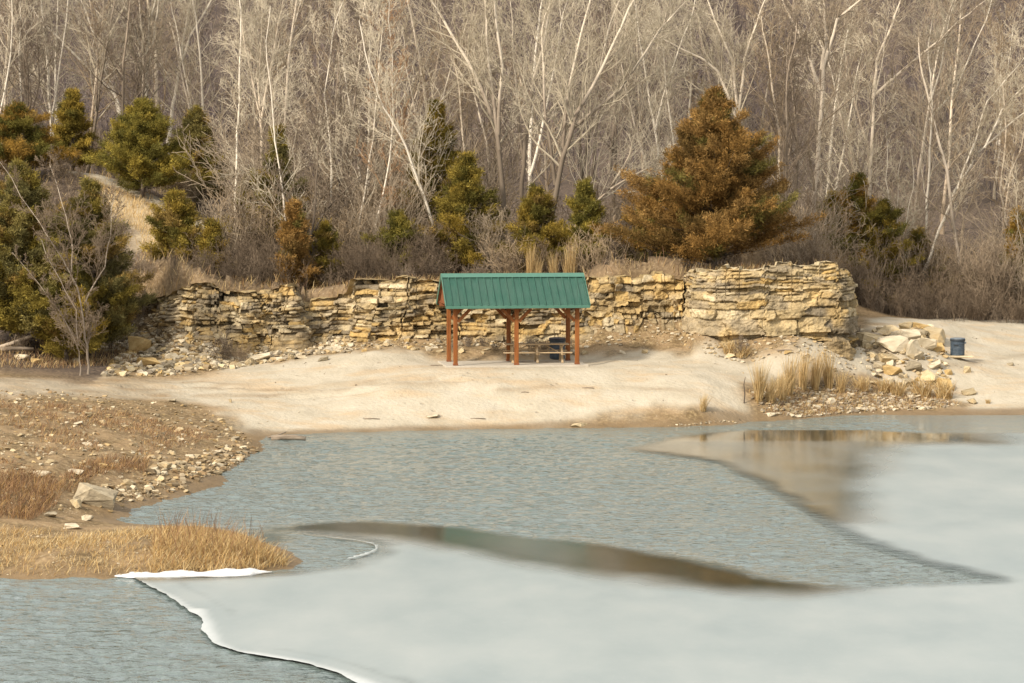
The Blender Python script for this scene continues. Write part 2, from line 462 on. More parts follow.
gl = np.hypot(gx, gy) + 1e-6
mv = (d_i > -.075) & (d_i < .30)
IX2 = np.where(mv, IX - gx / gl * d_i, IX); IY2 = np.where(mv, IY - gy / gl * d_i, IY)
ins = d_i < -.075
idx = np.arange(IX.size).reshape(IX.shape)
cell = ins[:-1, :-1] | ins[:-1, 1:] | ins[1:, 1:] | ins[1:, :-1]
Qi = np.stack([idx[:-1, :-1], idx[:-1, 1:], idx[1:, 1:], idx[1:, :-1]], -1)[cell]
clear_poly = Wp([(600, 452), (665, 433), (770, 424), (840, 424), (990, 428), (975, 442), (900, 443), (862, 447), (846, 462), (838, 490), (832, 520), (810, 520), (760, 492), (730, 470), (700, 462)])
dcl = sdf_poly(IX, IY, clear_poly)
near_open = np.maximum(sdf_poly(IX, IY, Wp([(270, 526), (310, 520), (420, 518), (560, 534), (640, 543), (700, 555), (760, 568), (805, 580), (800, 587), (740, 584), (690, 579), (600, 567), (500, 549), (400, 535), (300, 529)])), -1)
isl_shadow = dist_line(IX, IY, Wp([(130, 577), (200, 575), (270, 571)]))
nzi = fbm(IX * .5, IY * .25, 40, 4)
frost = np.minimum(sstep(-1.6, 2.2, dcl + nzi), .0 + 1.0 * sstep(-.6, 2.4, near_open + nzi * .9))
# frost floors; in the band's middle the pale reflection is put into the colour
frost = np.where((IX > 4.5) & (IY > 78), np.maximum(frost, np.clip(.40 + .25 * nzi - .35 * (1 - sstep(102, 103.5, 200 - IY) * 1.0), .04, 1)), frost)
frost = np.where((IY < 78), np.maximum(frost, np.clip(.05 + .30 * np.exp(-((IX - .6) / 1.6) ** 2) + .10 * nzi + .12 * (IX < -2.5), 0, 1)), frost)
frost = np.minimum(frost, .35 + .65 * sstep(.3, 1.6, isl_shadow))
lens = sdf_poly(IX, IY, Wp([(285, 534), (345, 540), (376, 549), (343, 567), (290, 571)]))
thin_e = sstep(.0, 1.0, -d_i + nzi * .35 + .25 * fbm(IX * 1.6, IY * .9, 47, 3))
snowline = dist_line(IX, IY, Wp([(192, 612), (203, 628), (212, 643), (230, 652), (265, 658), (300, 664), (335, 674), (372, 690), (430, 715)]))
snow = 1 - sstep(.06, .42, snowline + nzi * .25 - .1 * sstep(-5, -9, IX))
snow = np.maximum(snow, .75 * (1 - sstep(.03, .16, dist_line(IX, IY, Wp([(140, 583), (150, 589), (172, 599), (192, 612)])) + nzi * .08)))
snow = np.maximum(snow, .8 * (1 - sstep(.03, .12, np.abs(dist_line(IX, IY, Wp([(310, 536), (345, 540), (370, 544), (375, 549), (366, 555), (345, 560)]))))))
used = np.unique(Qi)
remap = -np.ones(IX.size, int); remap[used] = np.arange(len(used))
Vi = np.stack([IX2.ravel(), IY2.ravel(), np.full(IX.size, .028)], -1)[used]
Vi[:, 2] += .015 * snow.ravel()[used]
# rim: drop the edge of the sheet into the water
t = NT('ice'); v = t.coord()
fr = t.attr('frost'); sn = t.attr('snow')
lf = t.noise(v, .35, 5, .6, (1, .5, 1)); hf = t.noise(v, 9, 6, .7, (1, .5, 1))
frc = t.ramp(lf, [(.3, (.225, .268, .27)), (.5, (.27, .308, .304)), (.7, (.315, .345, .335))])
frc = t.mix(t.ramp(hf, [(.58, 0), (.8, .25)]), frc, (.44, .46, .46))
clearc = t.ramp(lf, [(.3, (.035, .038, .022)), (.7, (.075, .07, .046))])
c = t.mix(fr, clearc, frc)
c = t.mix(sn, c, (.50, .53, .525))
t.link(t.ramp(t.math('MAXIMUM', fr, sn), [(0, .03), (.35, .12), (1, .34)]), t.b.inputs['Roughness'])
t.link(c, t.b.inputs['Base Color'])
t.link(t.ramp(t.math('MAXIMUM', fr, sn), [(0, .5), (1, .22)]), t.b.inputs['Specular IOR Level'])
t.bump(t.math('ADD', hf, t.math('MULTIPLY', lf, 2)), .05, .02)
t.link(t.attr('cover'), t.b.inputs['Alpha'])
m_ice = t.m
me = mesh_np('ice', Vi, remap[Qi], attrs={'frost': frost.ravel()[used], 'snow': snow.ravel()[used], 'cover': np.maximum(np.maximum(.12 + .88 * thin_e, (1 - sstep(.6, 1.6, dist_line(IX, IY, Wp([(128, 574), (150, 589), (172, 599), (192, 612), (230, 652), (300, 664), (372, 690)]))))), np.clip(snow * 1.5, 0, 1)).ravel()[used]}, smooth=True, mats=[m_ice])
tag(obj('ice', me), kind='structure')

wy = np.concatenate([np.linspace(8, 44, 20), np.arange(44.5, 49, .3), np.arange(49, 108.5, .075)])
wx = np.concatenate([np.linspace(-70, -24, 24), np.arange(-23.5, -13, .5), np.arange(-12.9, 16, .075), np.arange(16, 30, .3), np.linspace(31, 70, 22)])
WX, WYY = np.meshgrid(wx, wy)
calm = Wp([(240, 524), (300, 522), (360, 520), (480, 528), (560, 540), (640, 549), (700, 560), (760, 572), (850, 588), (795, 592), (640, 578), (480, 552), (300, 532), (280, 570), (250, 545)])
dca = sdf_poly(WX, WYY, calm)
nzw = fbm(WX * .6, WYY * .35, 60, 4)
ripple = .04 + .96 * sstep(-1.0, 1.6, dca + nzw * 1.5)
shd = dist_line(WX, WYY, Wp([(262, 434), (420, 430), (620, 427), (760, 421), (960, 411), (1200, 410)]))
ripple *= .45 + .55 * sstep(0.5, 4.5, shd + nzw * 2)
ripple *= .8 + .5 * (vnoise(WX * .15, WYY * .1, 61) + .3)
wq = WX + .35 * vnoise(WX * .9, WYY * .7, 83); wp = WYY + .35 * vnoise(WX * .6, WYY * .6, 84)
chop = .55 * vnoise(wq * 2.7 + wp * .5, wp * 3.6 - wq * .35, 80) + .30 * vnoise(wq * 5.3 - wp * .9, wp * 6.0 + wq * .4, 81) + .35 * vnoise(wq * .9, wp * 1.3, 82)
fine_x = sstep(-13.5, -12.5, WX) * (1 - sstep(15.4, 16, WX)) * sstep(48, 50, WYY)
WZ = (chop * .10 * ripple * sstep(-.14, -.03, sdf_poly(WX, WYY, ice_poly))) * fine_x - .02
idx = np.arange(WX.size).reshape(WX.shape)
Qw = np.stack([idx[:-1, :-1], idx[:-1, 1:], idx[1:, 1:], idx[1:, :-1]], -1).reshape(-1, 4)
t = NT('water'); v = t.coord()
t.base((.135, .17, .163), .05, .5)
t.link(t.math('MULTIPLY_ADD', t.attr('ripple'), .06), t.b.inputs['Roughness']); t.n[-1].inputs[2].default_value = .01
t.b.inputs['IOR'].default_value = 1.42
w1 = t.noise(v, 2.6, 3, .55, (.75, 1.25, 1)); w2 = t.noise(v, 7.5, 3, .6, (.8, 1.2, 1)); w3 = t.noise(v, .7, 2, .5, (.8, 1.2, 1))
hsum = t.math('ADD', t.math('ADD', w1, t.math('MULTIPLY', w2, .35)), t.math('MULTIPLY', w3, .8))
b = t.node('ShaderNodeBump', Distance=.12)
t.link(hsum, b.inputs['Height']); t.link(t.attr('ripple'), b.inputs['Strength']); t.link(b.outputs['Normal'], t.b.inputs['Normal'])
me = mesh_np('water', np.stack([WX.ravel(), WYY.ravel(), WZ.ravel()], -1), Qw, attrs={'ripple': ripple.ravel()}, smooth=True, mats=[t.m])
tag(obj('water', me), kind='structure')
# ------------------------------------------------------------------ limestone ledge
t = NT('limestone'); v = t.coord('Object')
tc = t.attr('tint', 'Color')
n1 = t.noise(v, 1.6, 8, .68); n2 = t.noise(v, 11, 6, .7); n3 = t.noise(v, 3.2, 6, .7, (1, 1, .22))
c = t.mix(1.0, tc, t.ramp(n1, [(.28, (.62, .60, .58)), (.5, (1, 1, 1)), (.72, (1.22, 1.18, 1.08))]), 'MULTIPLY')
c = t.mix(1.0, c, t.ramp(n2, [(.3, (.68, .66, .62)), (.6, (1.08, 1.08, 1.08))]), 'MULTIPLY')
c = t.mix(t.ramp(n3, [(.56, 0), (.72, .55)]), c, (.115, .10, .08))
t.bump(t.math('ADD', n2, n1), .6, .06)
m_lime = t.base(c, .92, .15)

TAN, GRY, DRK, OCH, CRM, BRN = np.array([(.455, .355, .20), (.37, .30, .195), (.255, .21, .145), (.49, .34, .14), (.55, .46, .30), (.31, .215, .115)])

def ledge(name, pts, style, seed, label, capback=2.4, endcap=False):
    """a weathered wall of bedded limestone along pts: X, Y, ztop, zbase"""
    P = np.asarray(pts, float)
    seg = np.hypot(*(np.diff(P[:, :2], axis=0)).T); s_at = np.append(0, np.cumsum(seg)); Ltot = s_at[-1]
    ns = int(Ltot / .045)
    s = np.linspace(0, Ltot, ns)
    xs = np.interp(s, s_at, P[:, 0]); ysq = np.interp(s, s_at, P[:, 1])
    k = 9; ker = np.ones(k) / k
    def sm(a): return np.convolve(np.pad(a, k // 2, 'edge'), ker, 'valid')
    xs, ysq = sm(xs), sm(ysq)
    zt = np.interp(s, s_at, P[:, 2]); zb = np.interp(s, s_at, P[:, 3]) - .75
    tx, ty = np.gradient(xs), np.gradient(ysq); tl = np.hypot(tx, ty); nx, ny = ty / tl, -tx / tl
    nx, ny = sm(sm(nx)), sm(sm(ny))
    r = np.random.default_rng(seed)
    # block by block skyline
    zt = zt + .16 * np.round(2.0 * vnoise(s / .9, 0 * s, seed + 5)) * .9 + .08 * vnoise(s / .25, s * 0, seed + 6)
    nt = 118
    T = np.linspace(0, 1, nt)
    Z = zb[None, :] + T[:, None] * (zt - zb)[None, :]
    SS = np.broadcast_to(s[None, :], Z.shape)
    D = zt[None, :] - Z                                     # depth below the top
    colw = (SS + .5 * vnoise(Z / 1.1, SS * 0, seed + 40)) / style.get('col', 1.7); colb = np.floor(colw + .35 * np.sin(np.floor(colw) * 3.1)); ecol = np.abs((colw % 1) - .5)
    zw = Z + style.get('fault', .22) * (hash01(colb.astype(int), colb.astype(int) * 0, seed + 41) - .5) + .22 * vnoise(SS / 2.1, Z / 3, seed + 42) + .10 * vnoise(SS / .9, Z / .8, seed + 43) + .10 * vnoise(SS / 2.5, 0 * SS, seed) + .05 * vnoise(SS / .5, Z, seed + 1) + .03 * SS * style.get('dip', 0)
    zg = zw - zw.min()
    thick = []
    while sum(thick) < zg.max() + 1:
        h = sum(thick)
        lo, hi = style['thick'](h)
        thick.append(r.uniform(lo, hi))
    bounds = np.append(0, np.cumsum(thick))
    L = np.searchsorted(bounds, zg) - 1
    L = np.clip(L, 0, len(thick) - 1)
    th = np.array(thick)[L]
    ez = np.minimum(zg - bounds[L], bounds[L + 1] - zg)
    bw = style.get('aspect', 3.0) * .22 * (.35 + 2.2 * hash01(L, L * 0, seed + 2) ** 1.5) + th * (1.6 if 'under' in style else .5)
    ph = hash01(L, L * 0 + 7, seed + 3) * 9
    q = (SS + .55 * vnoise(SS / .7, Z / .5, seed + 4) + .25 * vnoise(SS / .2, Z / .2, seed + 44)) / bw + ph
    B = np.floor(q).astype(int)
    eb = np.minimum(q - B, 1 - (q - B)) * bw
    off = style.get('lay', .14) * (hash01(L, L * 0 + 3, seed + 8) - .5) * 2 + style.get('blk', .13) * (hash01(L, B, seed + 9) - .5) * 2
    missing = hash01(L, B, seed + 10) < style.get('miss', .08)
    off = off - .28 * missing
    lq = zg - bounds[L]; sq = (q - B - .5) * bw
    off = off + (hash01(L, B, seed + 50) - .5) * .9 * style.get('tilt', 1) * np.clip(sq, -.4, .4) + (hash01(L, B, seed + 51) - .65) * .8 * style.get('tilt', 1) * (lq - th / 2)
    opn = sstep(-.18, .22, fbm(SS / .6, Z / .25, seed + 45, 3)); opb = sstep(-.1, .3, fbm(SS / .3, Z / .4, seed + 46, 3))
    if 'under' in style:
        u0, u1 = style['under']; off = off - .32 * sstep(u0 - .06, u0, zg) * (1 - sstep(u1, u1 + .05, zg))
    crev = -.095 * opn * np.exp(-(ez / .035) ** 2) - .09 * opb * np.exp(-(eb / .04) ** 2)
    big = style.get('big', .45) * fbm(SS / 2.4, Z / 3.5, seed + 11, 3)
    fine = .11 * fbm(SS / .35, Z / .22, seed + 12, 4) + .04 * vnoise(SS / .07, Z / .06, seed + 52)
    prof = style['prof'](T)[:, None] * np.ones_like(SS)
    disp = off + crev + big + fine + prof
    rub = style['rub'](np.clip(T[:, None] + .22 * fbm(s / 1.6, s * 0, seed + 60, 3)[None, :] - style.get('left', 0) * np.exp(-(s / 3.2) ** 2)[None, :], 0, 1))                          # lower part: broken rubble rather than beds
    rubble = .34 * np.abs(fbm(SS / .55, Z / .45, seed + 13, 4)) + prof + big
    disp = disp * (1 - rub) + rubble * rub
    # die out into the slope at both ends
    X = xs[None, :] + nx[None, :] * disp; Yy = ysq[None, :] + ny[None, :] * disp
    # colours of the single blocks
    h = hash01(L, B, seed + 14)
    pal = style['pal']; w = np.cumsum([p[0] for p in pal]); w = w / w[-1]
    ci = np.searchsorted(w, h); Cc = np.array([p[1] for p in pal])[np.clip(ci, 0, len(pal) - 1)]
    stain = sstep(.05, .45, fbm(SS / 1.1, Z / 2.2, seed + 15, 3))[..., None]
    Cc = Cc * (1 - .55 * stain) + DRK * .9 * .55 * stain
    Cc = Cc * (.85 + .5 * fbm(SS / .8, Z / .5, seed + 30, 4))[..., None]
    och = sstep(.12, .5, fbm(SS / 1.6, Z / 1.0, seed + 16, 3) + style.get('och', 0))[..., None]
    Cc = Cc * (1 - .6 * och) + OCH * .6 * och
    Cc = Cc * (1 - rub[..., None] * .75) + (np.array([.36, .27, .15]) * (.8 + .6 * vnoise(SS / .12, Z / .12, seed + 17))[..., None]) * rub[..., None] * .75
    fade = np.exp(-(np.minimum(ez, eb) / .03) ** 2)[..., None] * .45 * np.maximum(opn, opb)[..., None]
    Cc = Cc * (1 - fade) + np.array([.10, .075, .045]) * fade   # darker brown along the open joints
    rows_x, rows_y, rows_z, rows_c = [X], [Yy], [Z], [Cc]
    for back, dz in ((.12, .02), (.5, .03), (1.0, .0), (1.7, -.05), (capback, -.5)):
        bx = xs - nx * back; by = ysq - ny * back
        zz = np.maximum(zt, hgt(bx, by) * 0 + zt) + dz + .10 * fbm(bx / .4, by / .4, seed + 20, 3)
        if back > 1.2: zz = np.minimum(zz, hgt(bx, by) + (.05 if back < capback else -.3))
        rows_x.append(bx[None]); rows_y.append(by[None]); rows_z.append(zz[None])
        cc = (TAN * .55 + OCH * .25) * (.8 + .5 * vnoise(bx / .2, by / .2, seed + 21))[:, None]
        if style.get('paletop'): cc = CRM * (.8 + .5 * vnoise(bx / .3, by / .3, seed + 21))[:, None]
        rows_c.append(cc[None])
    X = np.concatenate(rows_x); Yy = np.concatenate(rows_y); Z = np.concatenate(rows_z); Cc = np.concatenate(rows_c)
    idx = np.arange(X.size).reshape(X.shape)
    Q = np.stack([idx[:-1, :-1], idx[:-1, 1:], idx[1:, 1:], idx[1:, :-1]], -1).reshape(-1, 4)
    me = mesh_np(name, np.stack([X, Yy, Z], -1).reshape(-1, 3), Q, attrs={'tint': Cc.reshape(-1, 3)}, smooth=False, mats=[m_lime])
    o = obj(name, me)
    return tag(o, label, 'rock outcrop', 'limestone outcrops along the beach')

cpx = np.array([c_[0] for c_ in cliff_px])
def upto(a, b): return cl[(cpx >= a) & (cpx <= b)]
thin = lambda h: (.09, .24)
prof_lean = lambda T: np.interp(T, [0, .25, .6, .9, 1], [.75, .5, .12, 0, -.22])
ledge('limestone_outcrop', upto(84, 303), dict(thick=thin, aspect=1.5, lay=.05, blk=.16, miss=.10, big=1.0, left=.55, col=1.0, fault=.5, prof=lambda T: np.interp(T, [0, .3, .6, .85, 1], [1.0, .65, .2, 0, -.4]),
      rub=lambda T: 1 - sstep(.30, .52, T), pal=[(4, TAN), (3, GRY), (2, DRK), (2, OCH), (2.2, CRM)], och=.03), 101,
      'broken grey limestone outcrop with rubble foot left of the taller ledge beside the shelter')
ledge('limestone_outcrop', upto(301, 586), dict(thick=lambda h: (.09, .28), aspect=2.0, lay=.05, blk=.13, miss=.07, big=.7, col=1.3, fault=.4, prof=prof_lean,
      rub=lambda T: 1 - sstep(.26, .42, T), pal=[(4, TAN), (3, GRY), (1.5, DRK), (2, OCH), (1.5, CRM)], och=.02), 202,
      'layered tan limestone ledge standing directly behind the green roofed shelter')
ledge('limestone_outcrop', np.vstack([[*WY(570, 283, 117.2), WY(570, 360, 117.2)[2]], upto(585, 686)]), dict(thick=lambda h: (.2, .42), aspect=1.6, lay=.05, blk=.15, miss=.08, big=.8, col=1.2, fault=.4, prof=lambda T: np.interp(T, [0, .35, .6, .9, 1], [1.2, .7, .15, 0, -.2]),
      rub=lambda T: 1 - sstep(.36, .5, T), pal=[(4, TAN), (2, GRY), (1, DRK), (3, OCH), (1, CRM)], och=.12), 303,
      'low ochre rock face with earthy slope in the recess right of the shelter')
rb = upto(690, 850)
x_end = WY(852, 300, 114)[0]
ret = [[rb[0, 0] - .25, 117.6, rb[0, 2] - .1, rb[0, 3]], [rb[0, 0] - .15, 115.6, rb[0, 2], rb[0, 3]]]
tail = [[x_end + .15, 114.6, WY(852, 276, 114.6)[2], 2.2], [x_end + .45, 116.0, WY(857, 283, 116)[2], 2.2], [x_end + .2, 118.5, 5.0, 2.2], [x_end - .8, 122, 5.0, 2.2]]
ledge('limestone_outcrop', np.vstack([ret, rb, tail]), dict(thick=lambda h: (.12, .2) if h < 1.55 else ((.75, .85) if h < 2.2 else ((.26, .44) if h < 3.3 else (.10, .2))), aspect=1.9, lay=.035, blk=.075, miss=.035, big=.24, tilt=.55, fault=.16, col=1.6, under=(1.52, 1.72),
      prof=lambda T: np.interp(T, [0, .28, .33, .6, .95, 1], [.25, .02, .12, .06, 0, -.12]), rub=lambda T: 1 - sstep(.16, .26, T),
      pal=[(5, TAN), (4, GRY), (1.2, DRK), (1.4, OCH), (2, CRM)], och=-.02, paletop=True), 404,
      'tall square ended limestone block with flat pale top nearest the boulder heap')

# ------------------------------------------------------------------ picnic shelter
def box(bm, c, s, rx=0, ry=0, rz=0, bev=0):
    m = Matrix.Translation(Vector(c)) @ Matrix.Rotation(rz, 4, 'Z') @ Matrix.Rotation(ry, 4, 'Y') @ Matrix.Rotation(rx, 4, 'X') @ Matrix.Diagonal((*s, 1))
    r = bmesh.ops.create_cube(bm, size=1, matrix=m)
    if bev:
        ed = list({e for vv in r['verts'] for e in vv.link_edges})
        bmesh.ops.bevel(bm, geom=ed, offset=bev, segments=1, affect='EDGES')

def bar(bm, a, b, w, h, bev=0.008):
    """a squared timber from a to b"""
    a, b = Vector(a), Vector(b); d = b - a
    q = d.to_track_quat('X', 'Z').to_matrix().to_4x4()
    m = Matrix.Translation((a + b) / 2) @ q @ Matrix.Diagonal((d.length, w, h, 1))
    r = bmesh.ops.create_cube(bm, size=1, matrix=m)
    if bev:
        ed = list({e for vv in r['verts'] for e in vv.link_edges})
        bmesh.ops.bevel(bm, geom=ed, offset=bev, segments=1, affect='EDGES')

def bm_obj(name, bm, m, parent=None, loc=None, rz=0, smooth=False):
    me = bpy.data.meshes.new(name); bm.to_mesh(me); bm.free()
    if smooth:
        for p in me.polygons: p.use_smooth = True
    me.materials.append(m)
    return obj(name, me, parent, loc, rz)

m_post = mat_noise('stained_timber', [(.25, (.13, .043, .010)), (.5, (.21, .07, .015)), (.75, (.28, .105, .028))], 9, .65, .25, stretch=(1, 1, .12), spec=.3, bdist=.01)
m_beam = mat_noise('dark_timber', [(.3, (.13, .045, .018)), (.7, (.24, .085, .034))], 8, .7, .2, spec=.25, bdist=.01)
t = NT('green_metal'); v = t.coord()
c = t.ramp(t.noise(v, 1.2, 5), [(.3, (.05, .16, .118)), (.7, (.085, .19, .145))])
c = t.mix(t.ramp(t.noise(v, 6, 6, .7, (1, .15, .15)), [(.48, 0), (.75, .55)]), c, (.13, .215, .165))
t.b.inputs['Metallic'].default_value = .0
m_roof = t.base(c, .42, .45)
m_trim = mat_noise('green_trim', [(.3, (.055, .145, .108)), (.7, (.07, .17, .125))], 3, .4, spec=.45)
m_conc = mat_noise('concrete', [(.3, (.36, .32, .255)), (.7, (.47, .425, .35))], 3, .9, .2)

shelter = empty('picnic_shelter', (PAD[0], PAD[1], PADZ), PAD_RZ)
tag(shelter, 'open picnic shelter with green ribbed metal roof on reddish timber posts', 'picnic shelter')
bm = bmesh.new(); box(bm, (PAD[0], PAD[1], PADZ - .14), (6.0, 3.1, .30), rz=PAD_RZ, bev=.015)
padm = bm_obj('concrete_pad', bm, m_conc); tag(padm, kind='structure')
zp = .013
px_, py_ = 2.56, 1.2
EAVE, RIDGE, HD, HL = 2.50, 3.74, 1.72, 3.0
for ix in (-1, 0, 1):
    for iy in (-1, 1):
        bm = bmesh.new(); box(bm, (ix * px_, iy * py_, zp + 1.18), (.17, .17, 2.36), bev=.012)
        p = bm_obj('post', bm, m_post, shelter)
        bm = bmesh.new(); box(bm, (ix * px_, iy * py_, zp + .04), (.20, .20, .085), bev=.006)
        bm_obj('post_base', bm, m_beam, p)
    # cross tie over each pair of posts, king post above it
    bm = bmesh.new(); bar(bm, (ix * px_, -1.52, 2.50), (ix * px_, 1.52, 2.50), .14, .22); bm_obj('tie_beam', bm, m_beam, shelter)
    bm = bmesh.new(); box(bm, (ix * px_, 0, 3.08), (.14, .14, .93), bev=.008); bm_obj('king_post', bm, m_beam, shelter)
for iy in (-1, 1):
    bm = bmesh.new(); bar(bm, (-2.95, iy * py_, 2.485), (2.95, iy * py_, 2.485), .15, .245); bm_obj('eave_beam', bm, m_beam, shelter)
    for ix, d in ((-1, 1), (0, -1), (0, 1), (1, -1)):
        bm = bmesh.new(); bar(bm, (ix * px_ + d * .10, iy * py_, 1.83), (ix * px_ + d * .62, iy * py_, 2.355), .11, .13); bm_obj('knee_brace', bm, m_post, shelter)
pitch = math.atan2(RIDGE - EAVE, HD); sl = math.hypot(RIDGE - EAVE, HD)
for sgn in (-1, 1):
    bm = bmesh.new()
    # ribbed sheet: a strip profile along the length, extruded down the slope
    prof = []
    n = 20; w = 2 * HL / n
    for i in range(n):
        x0 = -HL + i * w
        prof += [(x0, 0.0), (x0 + w - .075, 0.0), (x0 + w - .05, .04), (x0 + w - .02, .04)]
    prof.append((HL, 0.0))
    rows = []
    for k_, (yy, zz) in enumerate(((0.02 * sgn, RIDGE), (sgn * HD, EAVE))):
        up = Vector((0, sgn * math.sin(pitch), math.cos(pitch)))
        rows.append([bm.verts.new(Vector((a, yy, zz)) + up * b_) for a, b_ in prof])
    low_ = []
    for i in range(len(prof) - 1):
        bm.faces.new((rows[0][i], rows[0][i + 1], rows[1][i + 1], rows[1][i]) if sgn > 0 else (rows[0][i], rows[1][i], rows[1][i + 1], rows[0][i + 1]))
    bmesh.ops.solidify(bm, geom=bm.faces[:], thickness=.012)
    bm_obj('roof_panel', bm, m_roof, shelter)
    bm = bmesh.new(); up = Vector((0, sgn * math.sin(pitch), math.cos(pitch)))
    bar(bm, Vector((-HL + .01, sgn * HD * .5, (RIDGE + EAVE) / 2)) - up * .062, Vector((HL - .01, sgn * HD * .5, (RIDGE + EAVE) / 2)) - up * .062, sl - .06, .045, 0)
    # lay the deck on the pitch
    bmesh.ops.rotate(bm, cent=Vector((0, sgn * HD * .5, (RIDGE + EAVE) / 2)) - up * .062, matrix=Matrix.Rotation(-sgn * pitch, 3, 'X'), verts=bm.verts[:])
    bm_obj('roof_deck', bm, m_beam, shelter)
    bm = bmesh.new(); bar(bm, (-HL - .012, sgn * (HD + .02), EAVE - .045), (HL + .012, sgn * (HD + .02), EAVE - .045), .03, .12, .004); bm_obj('eave_trim', bm, m_trim, shelter)
    for ex in (-1, 1):
        bm = bmesh.new(); bar(bm, (ex * (HL + .02), sgn * .02, RIDGE - .02), (ex * (HL + .02), sgn * (HD + .01), EAVE - .03), .03, .17, .004); bm_obj('rake_trim', bm, m_trim, shelter)
bm = bmesh.new()
for sgn in (-1, 1):
    up = Vector((0, sgn * math.sin(pitch), math.cos(pitch)))
    a = Vector((0, sgn * .10, RIDGE - .072)) + up * .058
    m = Matrix.Translation(a) @ Matrix.Rotation(-sgn * pitch, 4, 'X') @ Matrix.Diagonal((2 * HL + .08, .27, .014, 1))
    bmesh.ops.create_cube(bm, size=1, matrix=m)
bm_obj('ridge_cap', bm, m_trim, shelter)
for ex in (-1, 1):
    bm = bmesh.new(); x = ex * (HL - .12)
    prof = [(-HD + .16, EAVE + .02), (HD - .16, EAVE + .02), (0, RIDGE - .12)]
    a = [bm.verts.new((x - .02, y, z)) for y, z in prof]; b_ = [bm.verts.new((x + .02, y, z)) for y, z in prof]
    bm.faces.new(a); bm.faces.new(b_[::-1])
    for i in range(3): bm.faces.new((a[i], b_[i], b_[(i + 1) % 3], a[(i + 1) % 3]))
    bmesh.ops.recalc_face_normals(bm, faces=bm.faces[:])
    bm_obj('gable_board', bm, m_beam, shelter)

# ------------------------------------------------------------------ picnic table
m_plank = mat_noise('weathered_plank', [(.3, (.30, .215, .12)), (.5, (.42, .31, .185)), (.75, (.53, .42, .27))], 6, .8, .3, stretch=(.15, 1, 1), bdist=.01)
tp = W(536.5, 362.3, PADZ); tp[2] = PADZ + .012
table = empty('picnic_table', tp, R(4)); tag(table, 'long pale wooden picnic table with attached benches under the green roof', 'picnic table')
bm = bmesh.new()
for k in range(5): box(bm, (0, -.31 + k * .155, .765), (2.72, .142, .04), bev=.005)
bm_obj('tabletop', bm, m_plank, table)
for sgn in (-1, 1):
    bm = bmesh.new()
    for k in range(2): box(bm, (0, sgn * (.66 + k * .15), .445), (2.9 if sgn < 0 else 2.72, .14, .04), bev=.005)
    bm_obj('bench', bm, m_plank, table)
for x in (-1.05, 0.0, 1.05):
    for sgn in (-1, 1):
        bm = bmesh.new(); bar(bm, (x, sgn * .62, 0.0), (x, sgn * .2, .742), .09, .05); bm_obj('leg', bm, m_plank, table)
    bm = bmesh.new(); box(bm, (x + .05, 0, .40), (.04, 1.66, .10)); bm_obj('bench_support', bm, m_plank, table)
    bm = bmesh.new(); box(bm, (x + .05, 0, .715), (.04, .74, .055)); bm_obj('top_batten', bm, m_plank, table)
for x in (-1.05, 1.05):
    bm = bmesh.new(); bar(bm, (x + .02 * (1 if x < 0 else -1), 0, .36), (x * .35, 0, .735), .08, .045); bm_obj('diagonal_brace', bm, m_plank, table)

# ------------------------------------------------------------------ trash barrels
def lathe(bm, prof, n=28):
    rings = [[bm.verts.new((r_ * math.cos(2 * math.pi * i / n), r_ * math.sin(2 * math.pi * i / n), z)) for i in range(n)] for r_, z in prof]
    for a, b in zip(rings[:-1], rings[1:]):
        for i in range(n): bm.faces.new((a[i], a[(i + 1) % n], b[(i + 1) % n], b[i]))
    bm.faces.new(rings[0][::-1]); bm.faces.new(rings[-1])

m_blue = mat_noise('worn_blue_paint', [(.3, (.028, .042, .058)), (.55, (.045, .065, .088)), (.8, (.11, .125, .135))], 7, .5, .15, spec=.4, bdist=.01)
m_lid = mat_noise('slate_lid', [(.3, (.07, .09, .11)), (.7, (.15, .175, .20))], 5, .45, spec=.4)
m_lidd = mat_noise('dark_lid', [(.3, (.035, .03, .036)), (.7, (.075, .06, .07))], 5, .5, spec=.4)
m_rim = mat_noise('dark_band', [(.3, (.02, .026, .034)), (.7, (.035, .045, .055))], 5, .5, spec=.4)
def barrel(loc, label, lidm, hgt_, rad, rz):
    b = empty('trash_barrel', loc, rz); tag(b, label, 'trash barrel')
    h = hgt_
    bm = bmesh.new()
    lathe(bm, [(rad * .96, 0), (rad, .02), (rad, h * .32), (rad * 1.03, h * .335), (rad * 1.03, h * .36), (rad, h * .375), (rad, h * .64), (rad * 1.03, h * .655), (rad * 1.03, h * .68), (rad, h * .695), (rad, h * .84)])
    bm_obj('drum', bm, m_blue, b, smooth=False)
    bm = bmesh.new(); lathe(bm, [(rad * 1.06, h * .815), (rad * 1.1, h * .825), (rad * 1.1, h * .895), (rad * 1.06, h * .905)]); bm_obj('rim_band', bm, m_rim, b)
    bm = bmesh.new(); lathe(bm, [(rad * 1.07, h * .906), (rad * 1.1, h * .93), (rad * 1.02, h * .972), (rad * .6, h * .995), (rad * .1, h)]); lid = bm_obj('lid', bm, lidm, b, smooth=True)
    bm = bmesh.new(); box(bm, (0, -rad * 1.12, h * .72), (.16, .05, .09), bev=.01); bm_obj('latch', bm, m_lid, b)
    for sx in (-1, 1):
        bm = bmesh.new(); box(bm, (sx * rad * 1.06, 0, h * .6), (.05, .2, .05), bev=.012); bm_obj('handle', bm, m_rim, b)
q = W(557.3, 358.9, PADZ)
barrel((q[0], q[1], PADZ + .012), 'dark blue trash barrel with black lid behind the picnic table', m_lidd, .93, .335, .4)
qb = hit(957.5, 358.5)
m_slab = mat_noise('pale_slab', [(.3, (.42, .33, .20)), (.7, (.56, .46, .31))], 3, .9, .4)
